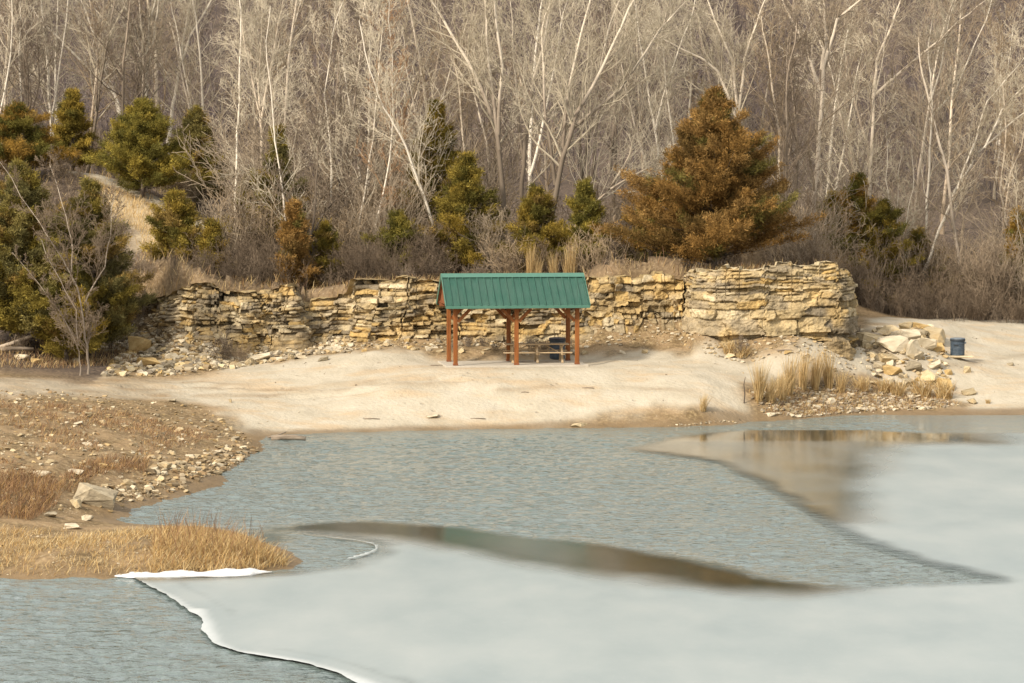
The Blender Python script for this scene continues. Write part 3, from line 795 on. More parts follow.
bm = bmesh.new(); box(bm, (0, 0, .045), (1.15, .85, .11), bev=.02)
for vv in bm.verts: vv.co += Vector((random.uniform(-.05, .05), random.uniform(-.05, .05), random.uniform(-.012, .012)))
sb = bm_obj('paving_slab', bm, m_slab, None, (qb[0], qb[1], qb[2] + .02), .2); tag(sb, 'flat tan stone slab under the blue barrel on the open sand', 'stone slab')
barrel((qb[0], qb[1] + .03, qb[2] + .115), 'blue grey trash barrel with pale lid on the sand beside the boulder heap', m_lid, .80, .315, 1.2)
# ------------------------------------------------------------------ tubes
def build_tubes(tubes):
    """tubes: (points, radii, sides) -> vertices and quads"""
    groups = {}
    for p, r, n in tubes: groups.setdefault((len(p), n), []).append((p, r))
    Vs, Qs, base = [], [], 0
    for (k, n), lst in groups.items():
        P = np.array([[tuple(q) for q in p] for p, _ in lst], np.float32)
        Rr = np.array([r for _, r in lst], np.float32)
        D = np.gradient(P, axis=1)
        D /= np.linalg.norm(D, axis=2, keepdims=True) + 1e-9
        ref = np.where(np.abs(D[..., 2:3]) > .8, np.array([1., 0, 0]), np.array([0, 0, 1.]))
        U = np.cross(D, ref); U /= np.linalg.norm(U, axis=2, keepdims=True) + 1e-9
        Wv = np.cross(D, U)
        an = np.arange(n) * 2 * math.pi / n
        V = P[:, :, None] + Rr[:, :, None, None] * (np.cos(an)[None, None, :, None] * U[:, :, None] + np.sin(an)[None, None, :, None] * Wv[:, :, None])
        m = len(lst)
        idx = np.arange(m * k * n).reshape(m, k, n)
        a = idx[:, :-1]; b = idx[:, 1:]
        Q = np.stack([a, np.roll(a, -1, 2), np.roll(b, -1, 2), b], -1).reshape(-1, 4)
        Vs.append(V.reshape(-1, 3)); Qs.append(Q + base); base += m * k * n
    return np.concatenate(Vs), np.concatenate(Qs)

UP = Vector((0, 0, 1))
def rvec(rd): return Vector((rd.gauss(0, 1), rd.gauss(0, 1), rd.gauss(0, 1)))

def side_dir(d, ang, rd):
    a = rvec(rd); a = (a - d * a.dot(d))
    if a.length < 1e-4: a = Vector((1, 0, 0))
    a.normalize()
    return (d * math.cos(ang) + a * math.sin(ang)).normalized()

def grow(out, p, d, L, r, lev, cfg, rd):
    k = cfg['seg'][lev]
    pts = [p.copy()]; rad = [r]
    w = cfg['wander'][lev]; up = cfg['up'][lev]
    for i in range(k):
        d = (d + rvec(rd) * w + UP * up).normalized()
        p = p + d * (L / k)
        pts.append(p.copy()); rad.append(max(r * (1 - (i + 1) / k * .72), cfg['rmin']))
    out.setdefault(lev, []).append((pts, rad, cfg['sides'][lev]))
    if lev < cfg['max']: sprout(out, pts, rad, L, lev, cfg, rd)

def sprout(out, pts, rad, L, lev, cfg, rd, t0=None, count=None, Lc=None):
    n = count if count is not None else cfg['n'][lev]
    k = len(pts) - 1
    t0 = cfg['t0'][lev] if t0 is None else t0
    for j in range(n):
        t = t0 + (1 - t0) * ((j + rd.random()) / n)
        i = min(int(t * k), k - 1); f = t * k - i
        q = pts[i].lerp(pts[i + 1], f); dd = (pts[i + 1] - pts[i]).normalized()
        rr = rad[i] * (1 - f) + rad[i + 1] * f
        a = R(rd.uniform(*cfg['ang'][lev]))
        base = (Lc if Lc is not None else L * cfg['lenf'][lev])
        ln = base * (1.15 - .65 * t) * rd.uniform(.6, 1.25)
        grow(out, q, side_dir(dd, a, rd), ln, max(min(rr * cfg['rf'], ln * .02 + .004), cfg['rmin']), lev + 1, cfg, rd)

CFG = dict(seg=[9, 6, 4, 3, 2], wander=[.06, .16, .17, .18, .2], up=[.04, .10, .07, .04, .02], sides=[7, 4, 3, 3, 3], rmin=.0075, max=3,
           n=[21, 8, 6, 4], t0=[.25, .2, .2, .2], ang=[(28, 55), (25, 55), (25, 60), (25, 60)], lenf=[.33, .46, .5, .5], rf=.44)

def bark(name, low, mid, hi, z0, z1, scale=3.0, vary=.25, patch=.5):
    """bark that turns from dark furrowed at the foot to pale and smooth above"""
    t = NT(name); v = t.coord()
    sx = t.node('ShaderNodeSeparateXYZ'); t.link(v, sx.inputs[0])
    mr = t.node('ShaderNodeMapRange', **{'From Min': z0, 'From Max': z1}); t.link(sx.outputs[2], mr.inputs['Value'])
    n = t.noise(v, scale, 6, .7, (1, 1, .3))
    f = t.math('ADD', mr.outputs[0], t.math('MULTIPLY', t.math('SUBTRACT', n, .5), patch * 2))
    c = t.ramp(f, [(.1, low), (.5, mid), (.85, hi)])
    c = t.mix(t.ramp(t.noise(v, scale * 4, 5, .7, (1, 1, .5)), [(.55, 0), (.75, .45)]), c, [x * .5 for x in mid])
    c = t.vary(c, vary)
    return t.base(c, .85, .15)

BK = {
    'white': bark('pale_bark', (.38, .32, .24), (.56, .49, .39), (.70, .63, .52), 0, 4),
    'sycamore': bark('mottled_bark', (.17, .135, .10), (.27, .22, .17), (.62, .54, .43), 4.5, 11),
    'grey': bark('grey_bark', (.22, .18, .14), (.33, .275, .215), (.55, .47, .37), 1, 9),
    'dark': bark('dark_bark', (.10, .078, .06), (.17, .135, .10), (.36, .29, .22), 2, 10),
    'tan': bark('tan_bark', (.26, .20, .14), (.40, .32, .235), (.56, .47, .36), 0, 6),
}
TW = {k: mat_noise('twigs_' + k, [(.3, a), (.7, b)], 2.5, .85, vary=.3, spec=.1) for k, a, b in (
    ('white', (0.335, 0.288, 0.213), (0.499, 0.438, 0.335)), ('sycamore', (0.344, 0.292, 0.213), (0.507, 0.443, 0.335)), ('grey', (0.224, 0.177, 0.126), (0.344, 0.279, 0.200)),
    ('dark', (0.129, 0.102, 0.074), (0.206, 0.159, 0.117)), ('tan', (0.241, 0.177, 0.109), (0.361, 0.279, 0.183)))}
TW['rust'] = mat_noise('twigs_rust', [(.3, (.27, .15, .075)), (.7, (.42, .26, .14))], 2.5, .85, vary=.3, spec=.1)
TW['brush'] = mat_noise('brush_twigs', [(.3, (.095, .07, .048)), (.7, (.18, .135, .093))], 1.5, .9, vary=.45, spec=.1)
TW['brush_pale'] = mat_noise('brush_pale_twigs', [(.3, (.16, .12, .083)), (.7, (.26, .20, .14))], 1.5, .9, vary=.4, spec=.1)

def make_tree(label, stems, Y, kind='grey', r0=.13, dens=1.0, twig=None, cfgmod=None, seed=1, group=None, crown_len=None, t0=.3, name='bare_tree', base=None):
    """stems: pixel polylines at distance Y; the first starts at the foot"""
    rd = random.Random(seed)
    cfg = dict(CFG); cfg.update(cfgmod or {})
    p0 = WY(stems[0][0][0], stems[0][0][1], Y)
    gx_, gy_ = (p0[0], Y) if base is None else base
    gz = hz(gx_, gy_)
    loc = Vector((gx_, gy_, gz - .05))
    out = {}
    for si, st in enumerate(stems):
        pts = [Vector(WY(a, b, Y)) - loc for a, b in st]
        if si == 0:
            if pts[0].z > .1: pts.insert(0, Vector((pts[0].x * .6, 0, 0)))
            else: pts[0].z = 0; 
        # depth wander and subdivision
        fine = []
        drift = 0.0
        if si > 0 and hasattr(make_tree, '_d'): pass
        for a, b in zip(pts[:-1], pts[1:]):
            for k in range(3):
                fine.append(a.lerp(b, k / 3))
        fine.append(pts[-1])
        # continue past the last traced point
        d = (fine[-1] - fine[-4]).normalized()
        tot = sum((b - a).length for a, b in zip(fine[:-1], fine[1:]))
        ext = 2.5 if si == 0 else 1.8
        for k in range(3):
            d = (d + rvec(rd) * .1 + UP * .05).normalized(); fine.append(fine[-1] + d * ext / 3)
        n = len(fine)
        slope = rd.uniform(-.09, .09)
        for i, q in enumerate(fine):
            q.y += slope * (q.z - fine[0].z) + .04 * math.sin(i * 1.3 + si)
            q.x += .03 * math.sin(i * 1.9 + si * 2)
        rs = r0 if si == 0 else r0 * .62
        if si > 0:
            for q in fine: q.y += 0
        rad = [max(rs * (1 - .80 * (i / (n - 1)) ** .9), .014) for i in range(n)]
        if si == 0: rad[0] *= 1.35
        out.setdefault(0, []).append((fine, rad, 7))
        L = tot + ext
        sprout(out, fine, rad, L, 0, cfg, rd, t0=t0 if si == 0 else .12, count=int((cfg['n'][0] if si == 0 else cfg['n'][0] * .65) * dens), Lc=crown_len)
    o = empty(name, loc)
    tag(o, label, 'tree', group)
    v, q = build_tubes(out[0] ); me = mesh_np('trunk', v, q, smooth=True, mats=[BK[kind]]); obj('trunk', me, o)
    tw = [x for lv in out if lv >= 1 for x in out[lv]]
    v, q = build_tubes(tw); me = mesh_np('crown', v, q, mats=[TW[twig or kind]]); obj('crown', me, o)
    return o

KEY = [
 # label, stems, Y, kind, r0, options
 ('thin pale leaning tree at the upper left edge of the wood', [[(-4, 140), (0, 118), (13, 57), (15, 0)]], 142, 'white', .10, {}),
 ('slim upright whitish tree just behind the left hand green cedars', [[(23, 130), (22, 115), (20, 60), (21, 0)]], 146, 'white', .10, {}),
 ('slim pale tree tilting right above the small rounded cedar', [[(50, 150), (52, 118), (61, 64), (69, 0)]], 148, 'white', .11, {}),
 ('whitish tree leaning far left across its neighbours behind the bushy cedar', [[(124, 130), (116, 96), (84, 64), (44, 24), (27, 3)]], 150, 'white', .13, {}),
 ('pale trunk leaning up to the left behind the bushy green cedar', [[(124, 140), (116, 98), (108, 77), (96, 40), (81, 0)]], 153, 'white', .16, {}),
 ('stout whitish tree with several upright stems behind the large bushy cedar', [[(148, 130), (147, 105), (146, 67), (150, 20), (156, 0)], [(147, 90), (142, 50), (132, 22), (122, 0)], [(146, 80), (154, 40), (159, 0)]], 145, 'white', .18, {}),
 ('crooked pale tree forking right, right of the bushy cedar', [[(168, 140), (172, 105), (178, 67), (188, 37), (209, 0)], [(180, 60), (186, 25), (190, 0)]], 147, 'white', .15, {}),
 ('small pale tree with a dense feathery twig crown standing on the left slope', [[(235, 225), (235, 200), (237, 135), (239, 84), (240, 10)]], 128, 'white', .10, dict(dens=1.7, crown_len=2.0, t0=.3)),
 ('broad pale twiggy tree rising behind the feathery one', [[(262, 250), (262, 160), (258, 80), (262, 10)], [(261, 120), (272, 60), (282, 5)], [(259, 110), (246, 50), (240, 0)]], 136, 'tan', .12, dict(dens=1.7, twig='white')),
 ('bare grey shrubby tree in front of the dark cedars at the left bank', [[(88, 350), (86, 340), (79, 288), (54, 244), (34, 213)], [(84, 303), (104, 267), (109, 237)], [(72, 272), (72, 240), (62, 205)]], 109, 'grey', .066, dict(twig='brush_pale', dens=1.9, crown_len=1.6, t0=.12)),
 ('thin multi stemmed bare sapling beside the grey shrubby tree on the left', [[(80, 352), (66, 320), (52, 300)], [(78, 345), (76, 310), (60, 280)]], 108.3, 'grey', .04, dict(twig='brush_pale', crown_len=1.0, t0=.2)),
 ('thin pale tree leaning left behind the rust coloured small cedar', [[(288, 262), (286, 219), (276, 141), (268, 60)]], 124, 'white', .075, {}),
 ('slender straight pale tree between the rust cedar and the birch like pair', [[(330, 265), (330, 219), (332, 168), (325, 94), (333, 34)]], 130, 'white', .08, {}),
 ('pale slender tree curving gently to the right, left one of a close pair', [[(357, 262), (360, 219), (370, 158), (374, 128), (379, 60)]], 127, 'white', .085, dict(dens=1.3)),
 ('pale slender tree with reddish twigs, right one of a close pair', [[(373, 262), (377, 222), (391, 158), (394, 101), (392, 40)]], 126, 'white', .085, dict(dens=1.6, twig='rust', crown_len=2.4)),
 ('long whitish trunk leaning left, starting behind the shelter gable', [[(441, 265), (434, 226), (414, 168), (401, 135), (384, 108), (370, 70)]], 124, 'white', .11, dict(dens=1.1)),
 ('tall forked tree with dark lower trunk leaning left above the shelter roof', [[(507, 272), (505, 226), (498, 135), (482, 88), (458, 44), (431, 0)], [(498, 135), (502, 67), (494, 0)], [(500, 150), (488, 60), (485, 0)]], 126, 'sycamore', .19, dict(dens=1.25)),
 ('tall tree with grey trunk straight behind the shelter roof', [[(520, 272), (522, 182), (526, 135), (534, 80), (546, 34), (550, 0)], [(523, 160), (516, 90), (512, 20)]], 129, 'sycamore', .15, dict(dens=1.2)),
 ('dark trunked tree spreading pale limbs to the right above the roof end', [[(547, 272), (549, 226), (563, 158), (576, 115), (603, 67), (628, 10)], [(562, 162), (568, 90), (590, 0)], [(556, 185), (546, 120), (542, 40)], [(570, 130), (620, 90), (660, 30)]], 125, 'sycamore', .20, dict(dens=1.5)),
 ('leaning pale branching tree between the shelter and the big rust cedar', [[(572, 268), (576, 226), (592, 206), (610, 189), (630, 155), (640, 115), (655, 60)], [(610, 189), (640, 172), (655, 165)]], 126, 'tan', .11, dict(dens=1.3, twig='white')),
 ('pale limbed tree behind the left side of the big rust cedar', [[(672, 240), (660, 162), (650, 100), (640, 40)], [(655, 130), (668, 80), (690, 20)]], 136, 'white', .13, dict(dens=1.3)),
 ('tree with a bent whitish limb arching left over the big rust cedar', [[(758, 220), (748, 150), (736, 118), (717, 71), (700, 58), (684, 51)], [(740, 125), (732, 60), (708, 0)], [(738, 120), (744, 60), (760, 10)]], 138, 'sycamore', .17, dict(dens=1.2)),
 ('grey twin trunk tree, thicker right stem, right of the big rust cedar', [[(812, 275), (813, 199), (818, 141), (822, 67), (835, 20), (859, 0)], [(820, 90), (805, 44), (785, 7)], [(822, 70), (826, 30), (824, 0)]], 131, 'grey', .19, dict(dens=1.3)),
 ('slimmer dark grey trunk directly left of the grey twin trunk tree', [[(797, 270), (797, 189), (798, 135), (790, 60), (795, 0)]], 133, 'dark', .13, dict(dens=1.1)),
 ('tree with a broken dark fork and two pale limbs sweeping right', [[(864, 280), (868, 230), (872, 170), (876, 91), (879, 60), (896, 20), (903, 0)], [(875, 95), (910, 64), (940, 40), (960, 20)]], 139, 'grey', .17, dict(dens=1.2)),
 ('slender forked tree with upswept pale branches in the right wood', [[(924, 270), (926, 200), (928, 150), (930, 100), (925, 60)], [(929, 120), (955, 90), (985, 20)], [(930, 105), (942, 60), (948, 20)]], 143, 'white', .11, dict(dens=1.4)),
 ('whitish tree leaning strongly right toward the right edge', [[(925, 270), (940, 230), (957, 189), (980, 152), (1010, 125), (1035, 105)], [(957, 189), (975, 140), (987, 101), (1017, 67)], [(985, 148), (1002, 110), (1030, 80)]], 137, 'white', .12, dict(dens=1.6, crown_len=2.6)),
 ('several thin pale stems rising from one root behind the right brush', [[(897, 290), (898, 270), (890, 214), (885, 180)], [(898, 270), (906, 222), (913, 190)], [(897, 275), (898, 225), (899, 180)]], 136, 'white', .06, dict(crown_len=1.4)),
 ('bare twiggy tree at the far right edge of the wood', [[(1010, 285), (1008, 240), (1000, 190), (1006, 130), (1000, 70)], [(1002, 195), (1020, 150), (1030, 110)]], 141, 'tan', .10, dict(dens=1.5)),
 ('knotty grey tree with dark hollow fork, low behind the rust small cedar', [[(312, 280), (310, 250), (302, 230), (290, 205)], [(309, 245), (322, 215), (345, 190)], [(310, 250), (316, 200), (318, 150)]], 121, 'dark', .12, dict(dens=1.2, crown_len=1.7)),
]
for i, (lab, stems, Y, kind, r0, opt) in enumerate(KEY):
    make_tree(lab, stems, Y, kind, r0 * .84, seed=500 + i, **opt)

# trees that fill the wood behind: several grown kinds, copied
kinds = []
for i in range(9):
    rd = random.Random(900 + i)
    h = rd.uniform(9, 14)
    x0 = 500; Yp = 140
    knd = ['grey', 'dark', 'tan', 'dark', 'grey', 'white', 'tan', 'sycamore', 'dark'][i]
    lean = rd.uniform(-.18, .18)
    px0 = 512; scale = F / Yp
    gz = hz(0, Yp)
    pyb = CY  # foot placed by ground height
    st = []
    b0 = np.array([0, Yp, gz])
    pts = [(0, 0), (lean * h * .2 + rd.uniform(-.1, .1), h * .25), (lean * h * .5 + rd.uniform(-.25, .25), h * .55), (lean * h, h * .85)]
    def topx(x, z):
        dy = (gz + z - H); dd = (Yp * ca - dy * sa) ; return (CX + F * x / dd, CY - F * (Yp * sa + dy * ca) / dd)
    stems = [[topx(x, z) for x, z in pts]]
    if i % 2: stems.append([topx(pts[1][0], pts[1][1]), topx(pts[1][0] + rd.uniform(-1, 1), h * .5), topx(pts[1][0] + rd.uniform(-2, 2), h * .85)])
    knd_label = {'grey': 'grey', 'white': 'pale', 'tan': 'tan', 'dark': 'dark', 'sycamore': 'mottled'}[knd]
    o = make_tree('%s bare tree standing among others deeper in the wood' % knd_label, stems, Yp, knd, rd.uniform(.08, .13), seed=950 + i, dens=1.15, t0=.2, cfgmod=dict(wander=[.1, .16, .18, .2, .2]), group='bare trees of the wood')
    kinds.append(o)
spots = []
rd = random.Random(77)
for i in range(62):
    Y = rd.choice([rd.uniform(127, 145), rd.uniform(140, 176)])
    px = (i * 17.1 + rd.uniform(-14, 14)) % 1064 - 20
    x = (px - CX) / F * Y
    if Y < 134 and x > 15: Y += 10; x = (px - CX) / F * Y
    if px < 230 and Y < 140: Y += 14; x = (px - CX) / F * Y
    spots.append((x, Y))
for i, (x, y) in enumerate(spots):
    k = kinds[i % 9]
    z = hz(x, y) - .08
    if i < 9:
        k.location = (x, y, z); k.rotation_euler = (0, 0, rd.uniform(0, 6.28)); k.scale = (rd.uniform(.8, 1.15),) * 3
    else:
        c = copy_tree(k, (x, y, z), rd.uniform(0, 6.28), rd.uniform(.75, 1.2))

# the wooded hillside beyond: too many trunks to count
def proto_far(seed):
    rd = random.Random(seed); out = {}
    cfg = dict(CFG, seg=[5, 3, 2, 2], sides=[4, 3, 3, 3], n=[11, 5, 4], max=2, rmin=.016, lenf=[.34, .5, .5, .5])
    h = rd.uniform(6, 10)
    grow(out, Vector((0, 0, -.2)), Vector((rd.uniform(-.1, .1), rd.uniform(-.1, .1), 1)).normalized(), h, rd.uniform(.035, .06), 0, cfg, rd)
    return build_tubes([x for l in out.values() for x in l])
protos = [proto_far(s) for s in range(40, 50)]
Vs, Qs, Ts, base = [], [], [], 0
r = np.random.default_rng(5)
NFAR = 2100
for i in range(NFAR):
    Y = 168 + 190 * r.random() ** 1.25
    x = r.uniform(-1, 1) * (Y * .215 + 8)
    v, q = protos[i % 10]
    a = r.uniform(0, 6.28); s = r.uniform(.7, 1.15)
    c, s_ = math.cos(a) * s, math.sin(a) * s
    z = hz(x, Y)
    vv = np.stack([v[:, 0] * c - v[:, 1] * s_ + x, v[:, 0] * s_ + v[:, 1] * c + Y, v[:, 2] * s + z], -1)
    Vs.append(vv); Qs.append(q + base); base += len(v)
    tone = np.array([(.115, .092, .086), (.14, .112, .106), (.09, .072, .070), (.13, .10, .086), (.17, .14, .128)][r.choice(5, p=[.32, .26, .22, .16, .04])]) * r.uniform(.8, 1.2)
    Ts.append(np.broadcast_to(tone, vv.shape))
t = NT('hill_trees'); m_far = t.base(t.attr('tint', 'Color'), .9, .1)
me = mesh_np('hillside_woods', np.concatenate(Vs), np.concatenate(Qs), attrs={'tint': np.concatenate(Ts)}, mats=[m_far])
tag(obj('hillside_woods', me), 'bare grey brown woods covering the hillside beyond', None, kind='stuff')

# ------------------------------------------------------------------ cedars
t = NT('cedar_foliage')
c = t.attr('tint', 'Color'); c = t.vary(c, .2)
m_cedar = t.base(c, .9, .03)
tr = t.node('ShaderNodeBsdfTranslucent'); t.link(c, tr.inputs[0])
ad = t.node('ShaderNodeMixShader', Fac=.22); t.link(t.b.outputs[0], ad.inputs[1]); t.link(tr.outputs[0], ad.inputs[2])
t.link(ad.outputs[0], t.n['Material Output'].inputs[0])

def cedar_mesh(seed, h, w, cols, dens=1.0, ragged=.3, columnar=.0, low=.05):
    columnar = min(columnar + .14, .5)
    """foliage sprays on boughs all round a trunk; several tints"""
    r = np.random.default_rng(seed)
    nb = int(105 * dens * max(h / 5, .6))
    P, D, Tn = [], [], []
    trunk = [([Vector((0, 0, -.15)), Vector((.03, .02, h * .4)), Vector((.0, .04, h * .92))], [.028 * h, .018 * h, .012], 6)]
    for b in range(nb):
        tz = low + (1 - low) * (b + r.random()) / nb
        z = h * tz
        prof = (1 - tz) ** (1.05) * 1.12 * (1 - columnar) + columnar * (1 - tz ** 3)
        prof = prof * min(1, .78 + tz * 1.8)
        Rb = w / 2 * prof * (1 + ragged * r.normal() * .8)
        Rb = max(Rb, .12)
        a = r.uniform(0, 6.283)
        rise = r.uniform(.1, .55) + .5 * tz
        d0 = np.array([math.cos(a), math.sin(a), rise]); d0 /= np.linalg.norm(d0)
        e = np.array([0, 0, z]) + d0 * Rb
        trunk.append(([Vector((0, 0, z)), Vector(d0 * Rb * .5 + np.array([0, 0, z - .05 * Rb])), Vector(e)], [.012 + .006 * Rb, .01, .005], 3))
        tone = r.choice(len(cols), p=[c_[0] for c_ in cols])
        nsub = int(4 + 4.5 * Rb); per = int(9 * dens ** .3 + 3)
        side0 = np.cross(d0, [0, 0, 1]); side0 /= np.linalg.norm(side0)
        for u_ in range(nsub):
            f0 = .18 + .82 * (u_ + r.random()) / nsub
            st = np.array([0, 0, z]) + d0 * Rb * f0
            sd = side0 * r.uniform(-1, 1) * .9 + d0 * r.uniform(.35, 1.0) + np.array([0, 0, r.uniform(-.15, .45)])
            sd /= np.linalg.norm(sd)
            sl_ = (.22 + .34 * Rb * (1.15 - f0)) * r.uniform(.6, 1.3)
            uu = r.random(per)[:, None]
            q = st + sd * sl_ * uu + r.normal(size=(per, 3)) * .045
            dd = sd * .9 + r.normal(size=(per, 3)) * .45 + np.array([0, 0, .22])
            dd /= np.linalg.norm(dd, axis=1, keepdims=True)
            P.append(q); D.append(dd)
            Tn.append(np.array(cols[tone][1]) * (1 + .22 * r.normal()) * (1 + .2 * r.normal(size=(per, 1))).clip(.5, 1.6))
    P = np.concatenate(P); D = np.concatenate(D); Tn = np.concatenate(Tn).clip(.006, .6)
    # every spray: a fan of narrow scale leaf sprigs from its foot
    Vs, Qs, Cs = [], [], []
    base = 0
    for j in range(8):
        Pj = P + r.normal(size=P.shape) * .07
        dj = D + r.normal(size=D.shape) * .5; dj /= np.linalg.norm(dj, axis=1, keepdims=True)
        side = np.cross(dj, r.normal(size=D.shape)); side /= np.linalg.norm(side, axis=1, keepdims=True) + 1e-9
        ln = r.uniform(.08, .20, (len(P), 1)); wd = ln * r.uniform(.06, .11, (len(P), 1))
        v = np.stack([Pj, Pj + dj * ln * .5 + side * wd, Pj + dj * ln, Pj + dj * ln * .5 - side * wd], 1)
        idx = np.arange(len(P) * 4).reshape(-1, 4) + base
        Vs.append(v.reshape(-1, 3)); Qs.append(idx); base += len(P) * 4
        Cs.append(np.repeat(Tn * r.uniform(.75, 1.3, (len(P), 1)), 4, 0))
    ct = mesh_np('crown', np.concatenate(Vs), np.concatenate(Qs), attrs={'tint': np.concatenate(Cs)}, mats=[m_cedar])
    v, q = build_tubes(trunk)
    tt = mesh_np('trunk', v, q, smooth=True, mats=[BK['dark']])
    return tt, ct

RUST = [(.44, (.245, .142, .044)), (.28, (.31, .19, .066)), (.18, (.155, .098, .034)), (.10, (.16, .135, .04))]
OLIV = [(0.45, (0.2067, 0.1593, 0.0351)), (0.25, (0.2756, 0.1975, 0.0398)), (0.2, (0.124, 0.1083, 0.0281)), (0.1, (0.24, 0.165, 0.052))]
GREEN = [(0.5, (0.2152, 0.1784, 0.0403)), (0.25, (0.282, 0.2195, 0.0454)), (0.25, (0.141, 0.1262, 0.0328))]
DARK = [(0.35, (0.1447, 0.1274, 0.0491)), (0.25, (0.2067, 0.172, 0.0585)), (0.25, (0.2343, 0.1847, 0.0421)), (0.15, (0.24, 0.165, 0.052))]
MIXD = [(0.3, (0.1723, 0.1465, 0.0351)), (0.35, (0.2894, 0.1784, 0.041)), (0.2, (0.1171, 0.1083, 0.0293)), (0.15, (0.24, 0.165, 0.052))]
YEL = [(0.5, (0.2343, 0.1784, 0.0351)), (0.3, (0.1654, 0.1401, 0.0351)), (0.2, (0.3032, 0.2166, 0.0585))]

CED = [  # label, px centre, foot row, top row, width, Y, colours, opts
 ('large rust brown cedar spreading above the ledge right of the shelter', 713, 280, 94, 166, 119.8, RUST, dict(dens=1.75, ragged=.3)),
 ('large bushy green cedar on the sandy mound at upper left', 143, 196, 104, 88, 135.5, GREEN, dict(dens=1.3, ragged=.22, columnar=.35)),
 ('small rounded olive cedar left of the bushy green one', 73, 166, 94, 50, 141, OLIV, dict(dens=1.0, ragged=.25, columnar=.2)),
 ('green cedar with rusty top at the left edge of the slope', 20, 220, 108, 86, 137, MIXD, dict(dens=1.1, ragged=.35, columnar=.2)),
 ('huge dark green cedar at the left edge behind the bare shrubby tree', 22, 338, 168, 108, 112.5, DARK, dict(dens=1.8, ragged=.3, columnar=.45)),
 ('dark spreading cedar just right of the huge one, above the left bank', 92, 332, 186, 92, 114.5, DARK, dict(dens=1.5, ragged=.42, columnar=.3)),
 ('low olive cedar at the foot of the left bank thicket', 66, 345, 262, 66, 111.5, OLIV, dict(dens=1.0, ragged=.4, columnar=.4)),
 ('small olive cedar beside the tan path on the left slope', 176, 258, 196, 60, 122.5, OLIV, dict(dens=1.1, ragged=.35, columnar=.2)),
 ('dark green cedar half hidden behind the bushy one', 196, 205, 112, 66, 142, DARK, dict(dens=1.1, ragged=.3, columnar=.3)),
 ('olive young cedar at the top of the left outcrop', 212, 290, 226, 40, 121.5, OLIV, dict(dens=.9, ragged=.45)),
 ('small rust coloured cedar on top of the ledge left of the pavilion', 294, 292, 206, 46, 119.5, RUST, dict(dens=1.0, ragged=.35)),
 ('dark green cedar behind the small rust coloured one', 278, 262, 132, 64, 127, DARK, dict(dens=1.1, ragged=.4)),
 ('tall sparse dark cedar among bare trunks left of the roof', 437, 262, 106, 76, 127.5, OLIV, dict(dens=1.0, ragged=.6)),
 ('wide olive cedar under the bare trees behind the shelter gable', 466, 266, 158, 80, 124, OLIV, dict(dens=1.0, ragged=.45, columnar=.3)),
 ('olive green cedar directly behind the middle of the shelter roof', 536, 274, 192, 62, 122.5, OLIV, dict(dens=1.0, ragged=.4, columnar=.3)),
 ('green cedar behind the right end of the shelter roof', 584, 274, 186, 56, 122.5, GREEN, dict(dens=1.0, ragged=.4, columnar=.2)),
 ('olive rust cedar in the right wood beyond the square block', 858, 276, 178, 66, 136, MIXD, dict(dens=.8, ragged=.6, columnar=.3)),
 ('green cedar in the right wood, darkest of that group', 882, 285, 204, 60, 135.5, OLIV, dict(dens=.7, ragged=.6, columnar=.35)),
 ('dark low cedar tucked beside the thin root stems in the right wood', 918, 290, 234, 60, 138, OLIV, dict(dens=.7, ragged=.5, columnar=.3)),
 ('yellow green small bush of cedar low in the right brush', 938, 318, 272, 46, 135.8, OLIV, dict(dens=.45, ragged=.8, columnar=.4)),
 ('dark cedar at the right edge behind grey brush', 1018, 290, 214, 46, 136, MIXD, dict(dens=1.0, ragged=.4)),
 ('short olive cedar right of the small rust coloured one on the ledge', 324, 286, 228, 40, 121, OLIV, dict(dens=.7, ragged=.5, columnar=.3)),
 ('olive cedar behind the twiggy feathery tree on the left slope', 252, 262, 176, 56, 129, OLIV, dict(dens=.8, ragged=.5, columnar=.2)),
 ('small dark cedar under the leaning white trunk left of the roof', 398, 276, 216, 46, 123, GREEN, dict(dens=.7, ragged=.55, columnar=.3)),
 ('loose olive cedar deep behind the grey twin trunk tree', 832, 270, 196, 50, 138, OLIV, dict(dens=.7, ragged=.5, columnar=.3)),
 ('brownish olive cedar left of the big rust cedar, behind pale limbs', 650, 272, 200, 54, 124, MIXD, dict(dens=.9, ragged=.5, columnar=.3)),
]
for i, (lab, px, fy, ty, w, Y, cols, opt) in enumerate(CED):
    x = (px - CX) / F * Y * 1.0
    x = WY(px, fy, Y)[0]
    z0 = hz(x, Y); ztop = WY(px, ty, Y)[2]
    h = max(ztop - z0, .8)
    tt, ct = cedar_mesh(300 + i, h, w * Y / F * 1.02, cols, **opt)
    o = empty('cedar_tree', (x, Y, z0)); tag(o, lab, 'cedar', 'red cedars')
    obj('trunk', tt, o); obj('crown', ct, o)

# ------------------------------------------------------------------ brush
def shrub_mesh(seed, h, w, n, m, n1=9, curl=.14):
    rd = random.Random(seed); out = {}
    cfg = dict(CFG, seg=[5, 4, 3, 2], sides=[3, 3, 3, 3], n=[n1, 4, 3], max=2, rmin=.0065, lenf=[.42, .5, .5], t0=[.2, .2, .2], wander=[curl, .2, .2, .2], up=[.10, .08, .04, 0], ang=[(20, 55), (25, 60), (25, 60)])
    for i in range(n):
        a = rd.uniform(0, 6.28); rr = rd.uniform(0, w * .22)
        d = Vector((math.cos(a) * rd.uniform(.05, w / h * .5), math.sin(a) * rd.uniform(.05, w / h * .5), 1)).normalized()
        grow(out, Vector((math.cos(a) * rr, math.sin(a) * rr, -.08)), d, h * rd.uniform(.65, 1.1), .013, 0, cfg, rd)
    v, q = build_tubes([x for l in out.values() for x in l])
    return mesh_np('shrub', v, q, mats=[m])
